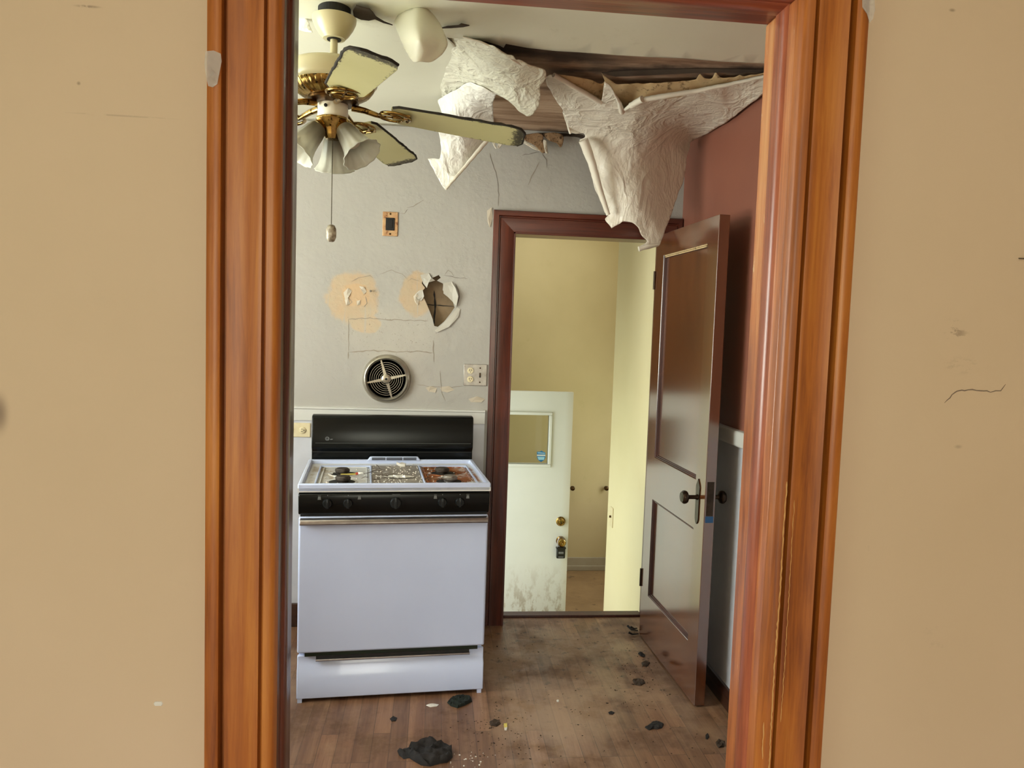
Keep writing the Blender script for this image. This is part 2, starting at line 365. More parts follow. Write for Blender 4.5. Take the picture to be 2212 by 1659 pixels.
def floor_mat():
    t = NT('worn_oak_laminate')
    v = t.map((1, 1, 1), (.02, 0, 0), (0, 0, math.radians(90)))
    br = t.n('ShaderNodeTexBrick'); br.offset = .37; br.offset_frequency = 3; br.squash = 1
    br.inputs['Scale'].default_value = 1; br.inputs['Mortar Size'].default_value = .0013; br.inputs['Mortar Smooth'].default_value = .3
    br.inputs['Brick Width'].default_value = .52; br.inputs['Row Height'].default_value = .064; br.inputs['Bias'].default_value = 0
    br.inputs['Color1'].default_value = (0, 0, 0, 1); br.inputs['Color2'].default_value = (1, 1, 1, 1); br.inputs['Mortar'].default_value = (.5, .5, .5, 1)
    t.l(v, br.inputs['Vector'])
    sepb = t.n('ShaderNodeSeparateColor'); t.l(br.outputs['Color'], sepb.inputs[0])
    plank = sepb.outputs[0]
    off = t.n('ShaderNodeCombineXYZ'); t.l(t.math('MULTIPLY', plank, 7), off.inputs[2]); t.l(t.math('MULTIPLY', plank, 3), off.inputs[0])
    va = t.n('ShaderNodeVectorMath', operation='ADD'); t.l(t.map((1, .06, 1)), va.inputs[0]); t.l(off.outputs[0], va.inputs[1])
    g = t.noise(60, 6, .62, va.outputs[0], 1.2)
    g2 = t.noise(9, 4, .5, va.outputs[0], 1.5)
    f = t.math('ADD', t.math('MULTIPLY', g, .45), t.math('MULTIPLY', g2, .55))
    col = t.ramp(f, [(.32, L(98, 66, 46)), (.5, L(126, 92, 68)), (.68, L(148, 114, 86))])
    tint = t.ramp(plank, [(0, (.74, .72, .70, 1)), (1, (1.16, 1.12, 1.06, 1))])
    col = t.mix(1, col, tint, 'MULTIPLY')
    col = t.mix(t.math('MULTIPLY', br.outputs['Fac'], .8), col, L(70, 50, 36))
    x = t.xyz()
    # trodden-in dirt by the far door and along the stove
    far = t.math('MULTIPLY', t.mask(x[1], 2.3, 3.6), t.mask(x[0], -.1, .4))
    d1 = t.mask(t.math('ADD', t.noise(3.4, 8, .68), t.math('MULTIPLY', far, .06)), .48, .66)
    col = t.mix(t.math('MULTIPLY', d1, .55), col, L(90, 66, 46))
    dust = t.mask(t.math('ADD', t.noise(2.1, 6, .6, t.map((1, 1, 1), (5, 2, 0))), t.math('MULTIPLY', far, .12)), .52, .7)
    col = t.mix(t.math('MULTIPLY', dust, .5), col, L(166, 136, 106))
    d2 = t.mask(t.math('ADD', t.noise(22, 9, .78), t.math('MULTIPLY', far, .06)), .60, .70)
    col = t.mix(t.math('MULTIPLY', d2, .75), col, L(52, 42, 34))
    t.bump(g, .1, .0006)
    r = t.ramp(d1, [(0, (.34, .34, .34, 1)), (1, (.7, .7, .7, 1))])
    return t.set(col, r, 0)
m_floor = floor_mat()

# ------------------------------------------------------------------ mesh helpers
class MB:
    def __init__(s): s.v = []; s.f = []
    def add(s, vs, fs):
        n = len(s.v); s.v += [tuple(v) for v in vs]; s.f += [tuple(i+n for i in f) for f in fs]; return s
    def box(s, a, b):
        x0, y0, z0 = a; x1, y1, z1 = b
        return s.add([(x0,y0,z0),(x1,y0,z0),(x1,y1,z0),(x0,y1,z0),(x0,y0,z1),(x1,y0,z1),(x1,y1,z1),(x0,y1,z1)],
                     [(0,3,2,1),(4,5,6,7),(0,1,5,4),(1,2,6,5),(2,3,7,6),(3,0,4,7)])
    def tube(s, pts, r, n=10, r1=None, cap=True):
        pts = [Vector(p) for p in pts]; m = len(pts); vs = []; fs = []
        up = Vector((0, 0, 1)); T0 = (pts[1]-pts[0]).normalized()
        if abs(T0.dot(up)) > .9: up = Vector((1, 0, 0))
        N = (up - T0*up.dot(T0)).normalized()
        for i, p in enumerate(pts):
            T = (pts[min(i+1, m-1)]-pts[max(i-1, 0)]).normalized()
            N = (N - T*N.dot(T)).normalized(); B = T.cross(N)
            if callable(r): rr = r(i/(m-1))
            else: rr = r if r1 is None else r+(r1-r)*i/(m-1)
            for k in range(n):
                a = 2*math.pi*k/n; vs.append(p + N*math.cos(a)*rr + B*math.sin(a)*rr)
        for i in range(m-1):
            for k in range(n):
                fs.append((i*n+k, i*n+(k+1) % n, (i+1)*n+(k+1) % n, (i+1)*n+k))
        if cap: fs += [tuple(range(n-1, -1, -1)), tuple((m-1)*n+k for k in range(n))]
        return s.add(vs, fs)
    def lathe(s, prof, c=(0, 0, 0), n=32, axis='Z', fn=None, cap=True):
        # prof: list of (radius, height)
        vs = []; fs = []; m = len(prof)
        for i, (r, h) in enumerate(prof):
            for k in range(n):
                a = 2*math.pi*k/n; rr = r if fn is None else r*fn(a, i/(m-1))
                x, y = rr*math.cos(a), rr*math.sin(a)
                q = {'Z': (x, y, h), 'Y': (x, h, y), 'X': (h, x, y)}[axis]
                vs.append((q[0]+c[0], q[1]+c[1], q[2]+c[2]))
        for i in range(m-1):
            for k in range(n):
                fs.append((i*n+k, i*n+(k+1) % n, (i+1)*n+(k+1) % n, (i+1)*n+k))
        if cap and prof[0][0] > 1e-6: fs.append(tuple(range(n)))
        if cap and prof[-1][0] > 1e-6: fs.append(tuple((m-1)*n+k for k in range(n-1, -1, -1)))
        return s.add(vs, fs)
    def prism(s, poly, a, b, axis):
        # poly 2D extruded along axis from a to b; axis X: poly=(y,z); Y: (x,z); Z: (x,y)
        n = len(poly)
        g = {'X': lambda p, t: (t, p[0], p[1]), 'Y': lambda p, t: (p[0], t, p[1]), 'Z': lambda p, t: (p[0], p[1], t)}[axis]
        vs = [g(p, a) for p in poly]+[g(p, b) for p in poly]
        fs = [tuple(range(n)), tuple(range(2*n-1, n-1, -1))]+[(i, (i+1) % n, (i+1) % n+n, i+n) for i in range(n)]
        return s.add(vs, fs)
    def obj(s, name, mat, parent=None, origin=None, smooth=False, bevel=0, seg=2, loc=None):
        me = bpy.data.meshes.new(name)
        o_ = Vector(origin) if origin is not None else Vector((0, 0, 0))
        me.from_pydata([tuple(Vector(v)-o_) for v in s.v], [], s.f)
        bm = bmesh.new(); bm.from_mesh(me); bmesh.ops.recalc_face_normals(bm, faces=bm.faces); bm.to_mesh(me); bm.free()
        me.materials.append(mat)
        ob = bpy.data.objects.new(name, me); COL.objects.link(ob)
        if parent is not None: ob.parent = parent
        if origin is not None and parent is None: ob.location = o_
        if loc is not None: ob.location = loc
        if bevel:
            md = ob.modifiers.new('bevel', 'BEVEL'); md.width = bevel; md.segments = seg; md.limit_method = 'ANGLE'; md.angle_limit = math.radians(40)
            for p in me.polygons: p.use_smooth = True
            me.set_sharp_from_angle(angle=math.radians(50)) if hasattr(me, 'set_sharp_from_angle') else None
        elif smooth:
            for p in me.polygons: p.use_smooth = True
            if smooth != 'all' and hasattr(me, 'set_sharp_from_angle'): me.set_sharp_from_angle(angle=math.radians(45))
        return ob
def box(a, b): return MB().box(a, b)
def thing(name, label, cat, loc=(0, 0, 0), rz=0, group=None):
    o = bpy.data.objects.new(name, None); COL.objects.link(o); o.location = loc; o.rotation_euler = (0, 0, rz)
    o.empty_display_size = .05
    return tag(o, label, cat, group)
def tag(o, label, cat, group=None):
    o['label'] = label; o['category'] = cat
    if group: o['group'] = group
    return o
def struct(o, label=None):
    o['kind'] = 'structure'
    if label: o['label'] = label
    return o
def plab(o, t): o['label'] = t; return o
def center(vs):
    n = len(vs); c = Vector((0, 0, 0))
    for v in vs: c += Vector(v)
    return c/n

# polygon with holes -> triangulated, on plane Y, thickness d (towards +Y)
def cdt(outline, holes=(), extra=()):
    pts = []; edges = []
    for loop in [outline]+list(holes):
        n = len(pts); pts += [Vector(p) for p in loop]; edges += [(n+i, n+(i+1) % len(loop)) for i in range(len(loop))]
    pts += [Vector(p) for p in extra]
    v, e_, f, _, _, _ = delaunay_2d_cdt(pts, edges, [], 0, 1e-6)
    def inside(p, lp):
        c = False; j = len(lp)-1
        for i in range(len(lp)):
            if (lp[i][1] > p[1]) != (lp[j][1] > p[1]) and p[0] < (lp[j][0]-lp[i][0])*(p[1]-lp[i][1])/(lp[j][1]-lp[i][1])+lp[i][0]: c = not c
            j = i
        return c
    keep = []
    for t in f:
        c = (sum(v[i][0] for i in t)/len(t), sum(v[i][1] for i in t)/len(t))
        if inside(c, outline) and not any(inside(c, h) for h in holes): keep.append(tuple(t))
    return [tuple(p) for p in v], keep
def slab(name, outline, holes, plane, a, b, mat):
    """wall with holes: 2D (x,z) on Y, or (y,z) on X, or (x,y) on Z, between a and b"""
    v, f = cdt(outline, holes)
    g = {'Y': lambda p, t: (p[0], t, p[1]), 'X': lambda p, t: (t, p[0], p[1]), 'Z': lambda p, t: (p[0], p[1], t)}[plane]
    m = MB(); n = len(v)
    vs = [g(p, a) for p in v]+[g(p, b) for p in v]
    fs = [t for t in f]+[tuple(i+n for i in reversed(t)) for t in f]
    cnt = {}
    for t in f:
        for i in range(len(t)):
            e1 = (t[i], t[(i+1) % len(t)]); cnt[tuple(sorted(e1))] = cnt.get(tuple(sorted(e1)), 0)+1
    for (i, j), c in cnt.items():
        if c == 1: fs.append((i, j, j+n, i+n))
    m.add(vs, fs)
    return m.obj(name, mat)
def rect(x0, x1, z0, z1): return [(x0, z0), (x1, z0), (x1, z1), (x0, z1)]

YN0, YN1 = 1.33, 1.452       # near wall
YB = 3.87                    # kitchen back wall
XR = 1.25                    # kitchen right wall
ZC = 2.53                    # ceiling
JL, JR, JT = -.260, .620, 2.140
# ------------------------------------------------------------------ front room shell
struct(slab('wall_front', [(-2.9, 0), (JL-.012, 0), (JL-.012, JT+.012), (JR+.012, JT+.012), (JR+.012, 0), (2.9, 0), (2.9, 2.75), (-2.9, 2.75)], [], 'Y', YN0, YN1, m_wall_near))
struct(slab('wall_south', [(-2.9, 0), (2.9, 0), (2.9, 2.75), (-2.9, 2.75)], [rect(-1.3, .7, .85, 2.35)], 'Y', -3.1, -3.0, m_wall_near))
struct(slab('wall_west', [(-3.1, 0), (YN1, 0), (YN1, 2.75), (-3.1, 2.75)], [rect(-1.7, -.1, .8, 2.25)], 'X', -3.0, -2.9, m_wall_near))
struct(slab('wall_east', [(-3.1, 0), (YN1, 0), (YN1, 2.75), (-3.1, 2.75)], [], 'X', 2.9, 3.0, m_wall_near))
struct(box((-3.0, -3.1, 2.75), (3.0, YN1, 2.85)).obj('ceiling_front', m_ceilpaint))
struct(box((-3.0, -3.1, -.1), (3.0, YN1, 0)).obj('floor_front', m_frontbounce))

# ------------------------------------------------------------------ near door casing
def casing(profile, path, name, mat):
    """profile: (u outward, v towards -Y) swept over mitred path points [(x,z,outx,outz)]"""
    m = MB(); n = len(profile); vs = []
    for (x, z, ox, oz) in path:
        for u, v in profile: vs.append((x+ox*u, YN0-v, z+oz*u))
    fs = []
    for i in range(len(path)-1):
        for k in range(n-1): fs.append((i*n+k, i*n+k+1, (i+1)*n+k+1, (i+1)*n+k))
    fs += [tuple(range(n)), tuple((len(path)-1)*n+k for k in range(n))]
    m.add(vs, fs)
    return m.obj(name, mat, smooth=True)
# casing board with quirks, a shallow hollow and a raised back band
prof = [(0, -.004), (0, .016), (.004, .024), (.010, .027), (.019, .027), (.0205, .012), (.0245, .011), (.0265, .026), (.034, .0275), (.045, .025), (.060, .0235), (.074, .025), (.082, .027),
        (.0835, .008), (.0895, .008), (.0905, .034), (.096, .038), (.108, .038), (.1125, .034), (.1135, 0), (.1135, -.005)]
c1 = casing(prof, [(JL, -.0, -1, 0), (JL, JT, -1, 1)], 'trim_1', m_casing); struct(c1, 'left vertical door casing of orange varnished wood with grooves')
c2 = casing(prof, [(JR, -.0, 1, 0), (JR, JT, 1, 1)], 'trim_2', m_casing); struct(c2, 'right vertical door casing of worn orange varnished wood')
c3 = casing(prof, [(JL, JT, -1, 1), (JR, JT, 1, 1)], 'trim_3', m_casing_h); struct(c3, 'reddish wooden head casing above the doorway')
YJ = 1.467
# jamb boards: body, bead, inner board
j1 = box((JL-.02, YN0+.002, 0), (JL, YJ, JT)).obj('trim_4', m_jamb_l, bevel=.004); struct(j1)
j1b = MB().prism([(JL-.001, 1.365), (JL+.004, 1.368), (JL+.007, 1.378), (JL+.007, 1.402), (JL+.004, 1.412), (JL-.001, 1.415)], 0, JT, 'Z').obj('door_stop', m_jamb_l, j1, smooth=True)
j2 = box((JR, YN0+.002, 0), (JR+.02, YJ, JT)).obj('trim_5', m_jamb_r, bevel=.004); struct(j2)
MB().prism([(JR+.001, 1.365), (JR-.004, 1.368), (JR-.008, 1.380), (JR-.008, 1.400), (JR-.004, 1.412), (JR+.001, 1.415)], 0, JT, 'Z').obj('door_stop', m_bead, j2, smooth=True)
j3 = box((JL-.02, YN0+.002, JT), (JR+.02, YJ, JT+.02)).obj('trim_6', m_casing_h, bevel=.004); struct(j3)
MB().prism([(1.365, JT+.001), (1.368, JT-.004), (1.380, JT-.008), (1.400, JT-.008), (1.412, JT-.004), (1.415, JT+.001)], JL, JR, 'X').obj('door_stop', m_casing_h, j3, smooth=True)

# ------------------------------------------------------------------ kitchen shell
struct(box((-2.7, YN1, -.1), (1.35, 3.985, 0)).obj('floor', m_floor))
DL, DR, DT = .385, 1.160, 2.020     # far doorway
def pxz(pts, Y=YB): return [(onY(x, y, Y).x, onY(x, y, Y).z) for x, y in pts]
hole = pxz([(921, 592), (930, 594), (934, 600), (948, 594), (952, 600), (944, 606), (958, 613), (956, 626), (966, 640), (978, 650), (982, 664), (974, 676), (960, 694), (946, 706), (938, 704), (935, 690), (928, 672), (921, 655), (914, 640), (913, 628), (918, 622), (911, 612), (913, 604)])
wb = slab('wall_back', [(-2.1, 0), (DL, 0), (DL, DT), (DR, DT), (DR, 0), (XR, 0), (XR, ZC+.15), (-2.1, ZC+.15)], [hole], 'Y', YB, YB+.016, m_wall_k)
struct(wb)
struct(slab('wall_back_core', [(-2.7, -1.2), (-.06, -1.2), (DL, -1.2), (DL, DT), (DR, DT), (DR, -1.2), (2.4, -1.2), (2.4, 2.75), (-2.7, 2.75)], [], 'Y', YB+.05, YB+.115, m_cavity))
struct(slab('wall_stairs_front', [(-.3, -1.2), (DL, -1.2), (DL, DT), (DR, DT), (DR, -1.2), (2.4, -1.2), (2.4, 2.75), (-.3, 2.75)], [], 'Y', YB+.115, YB+.125, m_cream))
struct(box((XR, YN1, 1.13), (XR+.1, 3.95, ZC+.15)).obj('wall_right', m_rose))
struct(box((XR+.004, YN1, 0), (XR+.1, 3.95, 1.13)).obj('wall_right_lower', m_wainscot))
struct(slab('wall_left', [(YN1, 0), (3.95, 0), (3.95, 2.75), (YN1, 2.75)], [rect(1.7, 3.0, .9, 2.3)], 'X', -2.1, -2.0, m_wall_k))
struct(box((-2.7, YN1, ZC), (XR+.1, 3.95, ZC+.06)).obj('ceiling', m_plaster))
# window frame in the left wall
wf = MB()
for a, b in (((1.66, .86), (3.04, .9)), ((1.66, 2.3), (3.04, 2.34)), ((1.66, .86), (1.70, 2.34)), ((3.0, .86), (3.04, 2.34)), ((1.7, 1.6), (3.0, 1.63)), ((2.335, .9), (2.365, 2.3))):
    wf.box((-2.08, a[0], a[1]), (-1.99, b[0], b[1]))
struct(wf.obj('window_1', m_rail, bevel=.004))
wf = MB()
for a, b in (((-1.35, .80), (.75, .85)), ((-1.35, 2.35), (.75, 2.4)), ((-1.35, .8), (-1.3, 2.4)), ((.7, .8), (.75, 2.4)), ((-.33, .85), (-.27, 2.35))):
    wf.box((a[0], -3.08, a[1]), (b[0], -2.98, b[1]))
struct(wf.obj('window_2', m_casing_h, bevel=.004))
wf = MB()
for a, b in (((-1.75, .75), (-.05, .8)), ((-1.75, 2.25), (-.05, 2.3)), ((-1.75, .75), (-1.7, 2.3)), ((-.1, .75), (-.05, 2.3)), ((-1.7, 1.5), (-.1, 1.55))):
    wf.box((-2.98, a[0], a[1]), (-2.88, b[0], b[1]))
struct(wf.obj('window_3', m_casing_h, bevel=.004))

# wainscot board line on the back wall, chair rails, baseboards
t7 = MB().prism([(YB, 1.05), (YB-.014, 1.052), (YB-.014, 1.108), (YB-.020, 1.112), (YB-.020, 1.120), (YB, 1.123)], -2.6, .264, 'X').obj('trim_7', m_rail); struct(t7)
struct(box((-2.6, YB-.006, .12), (.264, YB-.0005, 1.051)).obj('wall_back_lower', m_wainscot))
struct(box((-2.6, YB-.02, 0), (.264, YB-.0055, .12)).obj('baseboard_back', m_base, bevel=.003))
t8 = MB().prism([(XR+.004, 1.09), (XR-.02, 1.092), (XR-.024, 1.10), (XR-.024, 1.145), (XR-.018, 1.155), (XR+.004, 1.158)], YN1, 3.86, 'Y').obj('trim_8', m_rail, bevel=.003); struct(t8)
struct(MB().prism([(XR+.004, 0), (XR-.016, 0), (XR-.016, .055), (XR-.006, .075), (XR+.004, .078)], YN1+.01, 3.86, 'Y').obj('baseboard_right', m_base))
# far doorway casing, dark
def bx_trim(n, a, b, mat, lab=None):
    o = box(a, b).obj(n, mat, bevel=.004); return struct(o, lab)
pr = lambda s: [(0, .0), (0, .018), (.006, .022), (.070, .022), (.074, .015), (.078, .015), (.082, .030), (.104, .030), (.108, .026), (.108, 0)]
def casing_b(path, name, mat, wscale=1):
    m = MB(); P_ = pr(0); n = len(P_); vs = []
    for (x, z, ox, oz) in path:
        for u, v in P_: vs.append((x+ox*u*wscale, YB-v, z+oz*u))
    fs = []
    for i in range(len(path)-1):
        for k in range(n-1): fs.append((i*n+k, i*n+k+1, (i+1)*n+k+1, (i+1)*n+k))
    fs += [tuple(range(n)), tuple((len(path)-1)*n+k for k in range(n))]
    m.add(vs, fs); return struct(m.obj(name, mat, smooth=True))
casing_b([(DL, 0, -1, 0), (DL, DT, -1, 1)], 'trim_9', m_dark)
casing_b([(DR, 0, 1, 0), (DR, DT, 1, 1)], 'trim_10', m_dark, .80)
casing_b([(DL, DT, -1, 1), (DR, DT, .80, 1)], 'trim_11', m_dark_h)
jb = MB().box((DL-.015, YB-.02, 0), (DL+.006, YB+.126, DT+.005)); bo = jb.obj('trim_12', m_dark, bevel=.002); struct(bo)
bo = box((DR-.006, YB-.02, 0), (DR+.015, YB+.126, DT+.005)).obj('trim_13', m_dark, bevel=.002); struct(bo)
bo = box((DL-.015, YB-.02, DT-.006), (DR+.015, YB+.126, DT+.015)).obj('trim_14', m_dark_h, bevel=.002); struct(bo)
bo = box((DL+.004, 3.955, -.004), (DR-.004, 4.02, .012)).obj('trim_15', m_mould, bevel=.005); struct(bo, 'narrow wooden nosing at the edge of the kitchen floor')

# ------------------------------------------------------------------ stair landing beyond
YS = YB+.125
struct(slab('wall_stairs_right', [(YS, -1.2), (4.86, -1.2), (4.86, 2.75), (YS, 2.75)], [], 'X', 1.160, 1.26, m_cream))
struct(slab('wall_stairs_left', [(YS, -1.2), (5.36, -1.2), (5.36, 2.75), (YS, 2.75)], [rect(4.3, 5.24, -.85, 1.15)], 'X', -.1, 0, m_cream))
struct(box((-.1, 5.36, -1.2), (0, 7.5, 2.75)).obj('wall_stairs_left_rear', m_reflectdark))
struct(box((-.1, 7.4, -1.2), (2.3, 7.5, 2.75)).obj('wall_stairs_back', m_tan))
struct(slab('wall_stairs_far_right', [(YS, -1.2), (7.4, -1.2), (7.4, 2.75), (YS, 2.75)], [rect(5.9, 6.9, -.05, 1.15)], 'X', 2.2, 2.3, m_tan))  # opening cut for the added landing lamp
struct(slab('ceiling_stairs', [(-.1, YS), (2.3, YS), (2.3, 7.5), (-.1, 7.5)], [rect(.3, 1.5, 5.75, 6.95)], 'Z', 2.75, 2.8, m_cream))
st = MB().box((-.1, 5.0, -.95), (2.3, 7.5, -.85))
for k in range(4): st.box((-.05, YS+.25*k, -.95), (1.14, YS+.25*(k+1)+.02, -.17*(k+1)))
struct(st.obj('floor_landing', m_carpet))
bbm = MB().box((0, 7.38, -.85), (2.2, 7.4, -.72)).box((0, 7.365, -.85), (2.2, 7.39, -.80))
struct(bbm.obj('baseboard_stairs', m_tanlow, bevel=.004))
def handrail_knob(px, py):
    q = onY(px, py, 7.37)
    o = MB().lathe([(.0, -.035), (.02, -.03), (.024, -.012), (.012, 0), (.02, .01)], (q.x, 7.36, q.z), 16, 'Y').obj('wall_bracket', m_brass_dk, origin=q, smooth=True)
    return o
tag(handrail_knob(1236, 1054), 'tiny dark brass bracket on the landing wall next to the white door edge', 'bracket')
tag(handrail_knob(1309, 1054), 'tiny dark brass bracket on the landing wall beside the cream wall corner', 'bracket')
# white outside door, open
d2 = bpy.data.objects.new('door_2', None); COL.objects.link(d2); d2.location = (0, 0, 0); struct(d2, 'open white outside door with a square window, seen on the landing')
DX0, DX1, DZ0, DZ1, DY = .075, .985, -.845, 1.106, 5.3
WX0, WX1, WZ0, WZ1 = .24, .818, .592, .940
slab('door_slab', rect(DX0, DX1, DZ0, DZ1), [rect(WX0, WX1, WZ0, WZ1)], 'Y', DY, DY+.045, m_wdoor).parent = d2
fr = MB()
for a, b in (((WX0-.022, WZ0-.022), (WX1+.022, WZ0)), ((WX0-.022, WZ1), (WX1+.022, WZ1+.022)), ((WX0-.022, WZ0), (WX0, WZ1)), ((WX1, WZ0), (WX1+.022, WZ1))):
    fr.box((a[0], DY-.012, a[1]), (b[0], DY+.01, b[1]))
fr.obj('window_frame', m_wdoor, d2, bevel=.004)
box((WX0, DY+.018, WZ0), (WX1, DY+.023, WZ1)).obj('window_pane', m_glass, d2)
# blue shield sticker on the pane
def fan_poly(name, pts, Y, th, mat, parent):
    return MB().prism([(onY(x, y, Y).x, onY(x, y, Y).z) for x, y in pts], Y, Y-th, 'Y').obj(name, mat, parent)
sk = lambda zx, zy: (1120+zx/18.43, 940+zy/18.43)
stk = fan_poly('shield_sticker', [sk(*p) for p in ((735, 655), (850, 655), (915, 615), (980, 655), (1070, 690), (1072, 890), (1020, 990), (895, 1070), (780, 985), (735, 880))], DY+.018, .0012, m_stk_b, d2)
fan_poly('sticker_band', [sk(*p) for p in ((765, 680), (1055, 700), (1050, 745), (765, 725))], DY+.0166, .0008, m_stk_l, stk)
fan_poly('sticker_band', [sk(*p) for p in ((740, 770), (1068, 775), (1066, 835), (740, 830))], DY+.0166, .0008, m_stk_w, stk)
fan_poly('sticker_band', [sk(*p) for p in ((755, 862), (1045, 868), (1010, 985), (800, 985))], DY+.0166, .0008, m_stk_l, stk)
for i in range(9):
    fan_poly('sticker_lettering', [sk(785+i*28, 695), sk(800+i*28, 697), sk(796+i*28, 732), sk(782+i*28, 730)], DY+.0157, .0006, m_stk_w if i % 2 else m_stk_b, stk) if i < 9 else None
q = onY(1211, 1126, DY)
kb = MB().lathe([(.034, 0), (.034, -.006), (.026, -.012), (.024, -.024), (.014, -.026), (.013, -.02), (0, -.02)], (q.x, DY, q.z), 24, 'Y').obj('deadbolt', m_brass, d2, smooth=True)
box((q.x-.0025, DY-.028, q.z-.010), (q.x+.0025, DY-.019, q.z+.004)).obj('keyhole', m_blackhole, kb)
q = onY(1211, 1168, DY)
kb = MB().lathe([(.034, 0), (.033, -.006), (.014, -.012), (.013, -.03), (.026, -.040), (.030, -.055), (.024, -.066), (.010, -.068), (0, -.064)], (q.x, DY, q.z), 24, 'Y').obj('door_knob', m_brass, d2, smooth=True)
KQ = q
# key lock box hanging from the knob
lb = thing('lock_box', 'small black key lock box hanging from the brass knob of the white door', 'lock box', (KQ.x-.003, DY-.035, KQ.z-.115))
lc = Vector(lb.location)
box((-.031, -.018, 0), (.031, .012, .075)).obj('body', m_lockbox, lb, bevel=.006)
box((-.035, -.02, .068), (.035, .014, .08)).obj('lid', m_lockbox, lb, bevel=.004)
MB().tube([(-.022, 0, .075), (-.024, 0, .12), (-.014, 0, .145), (0, 0, .152), (.014, 0, .145), (.024, 0, .12), (.022, 0, .075)], .0045, 8).obj('shackle', m_chrome, lb, smooth=True)
for i in range(4): box((-.017+.009*i, -.022, .036), (-.010+.009*i, -.0175, .050)).obj('dial', m_mark, lb)
box((-.018, -.021, .010), (.018, -.0175, .015)).obj('slider', m_mark, lb)
# light switch plate on the cream stair wall
def plate_x(name, label, cat, X, pts, mat):
    return None
y0 = onX(1327, 1115, 1.16).y; y1 = onX(1317, 1115, 1.16).y; zt = onX(1322, 1095, 1.16).z; zb = onX(1322, 1139, 1.16).z
sw = thing('switch_plate', 'ivory light switch plate on the bright cream wall beyond the doorway', 'switch', (1.160, (y0+y1)/2, (zt+zb)/2))
hw = .036; hh = abs(zt-zb)/2
box((-.006, -hw, -hh), (0, hw, hh)).obj('plate', m_ivory, sw, bevel=.003)
box((-.018, -.004, -.004), (-.005, .004, .010)).obj('toggle', m_brass_dk, sw, bevel=.001)
# smudges by the switch belong to the wall paint

# ------------------------------------------------------------------ kitchen door, open
dv = Vector((.041, -.999)); ang = math.atan2(dv.y, dv.x)
d1 = bpy.data.objects.new('door_1', None); COL.objects.link(d1); d1.location = (1.077, 3.712, .006); d1.rotation_euler = (0, 0, ang)
struct(d1, 'open brown varnished panel door against the right kitchen wall')
DW, DH, TH = .748, 2.012, .045
PU0, PU1 = .108, .642
LP, UPn = (.238, .722), (.930, 1.908)
fr = [rect(PU0, PU1, *LP), rect(PU0, PU1, *UPn)]
s_ = slab('door_frame', rect(0, DW, 0, DH), fr, 'Y', 0, TH, m_door); s_.parent = d1
md = s_.modifiers.new('bevel', 'BEVEL'); md.width = .0015; md.segments = 1
for z0, z1 in (LP, UPn):
    box((PU0, .014, z0), (PU1, TH-.012, z1)).obj('door_panel', m_door, d1)
    m = MB(); w_ = .016
    def mould(pa, pb, na):  # sloped strip from frame edge down to the panel
        (u0, zz0), (u1, zz1) = pa, pb; du, dz = na
        vs = [(u0, .001, zz0), (u1, .001, zz1), (u1+du*.006+(w_ if u0 != u1 and False else 0)*0, .004, zz1+dz*.006), (u0+du*.006, .004, zz0+dz*.006)]
        return vs
    prf = [(0, .0005), (.003, .0035), (.006, .0035), (.008, .009), (.012, .009), (.014, .0142)]
    loop = [(PU0, z0, 1, 1), (PU1, z0, -1, 1), (PU1, z1, -1, -1), (PU0, z1, 1, -1)]
    vs = []; n = len(prf)
    for (u, z, su, sz) in loop:
        for a_, b_ in prf: vs.append((u+su*a_, b_, z+sz*a_))
    top = MB()
    fs = []
    for i in range(4):
        j = (i+1) % 4
        for k in range(n-1): fs.append((i*n+k, j*n+k, j*n+k+1, i*n+k+1))
    m.add(vs, fs); mo = m.obj('panel_moulding', m_mould, d1)
plab(box((PU0+.02, .0005, 1.9075-.012), (PU1-.01, .0045, 1.9075-.007)).obj('highlight_strip', m_paper_b, d1), 'pale painted highlight strip along the top panel edge')  # pale strips paint the highlight on the top moulding
box((PU0+.015, .0002, 1.9075-.005), (PU1-.006, .004, 1.9075)).obj('highlight_strip', m_paper_b, d1)
# escutcheons, knobs, latch
def esc(y0, sgn):
    pts = []
    for i in range(25):
        t = i/24; z = -.098+.19*t
        wd = .0175*min(1, (t/.12)**.5 if t < .12 else 1)*(1 if t < .62 else 1+.12*math.sin((t-.62)/.38*math.pi))*(1 if t < .85 else max(.02, (1-t)/.15))
        pts.append((wd, z))
    poly = [(a, b) for a, b in pts]+[(-a, b) for a, b in reversed(pts)]
    o = MB().prism([(.677+a, .855-.008+b) for a, b in poly], y0, y0+sgn*.004, 'Y').obj('escutcheon', m_orn, d1, bevel=.001); return o
for y0, sg in ((0, -1), (TH, 1)):
    e1 = esc(y0, sg)
    MB().lathe([(.013, 0), (.012, sg*.006), (.0085, sg*.012), (.0085, sg*.038), (.012, sg*.044), (.024, sg*.049), (.0275, sg*.056), (.0275, sg*.064), (.021, sg*.072), (.019, sg*.071), (.012, sg*.073), (0, sg*.073)], (.677, y0, .862), 28, 'Y').obj('door_knob', m_orn, e1, smooth=True)
box((DW-.001, .008, .80), (DW+.0015, TH-.008, .94)).obj('latch_plate', m_orn, d1)
plab(box((DW+.0008, .006, .772), (DW+.003, TH-.006, .798)).obj('tape_patch', m_blue, d1), 'blue tape patch on the door edge')
for z in (.25, 1.75): MB().tube([(-.006, -.003, z), (-.006, -.003, z+.09)], .006, 10).obj('hinge', m_orn, d1, smooth=True)

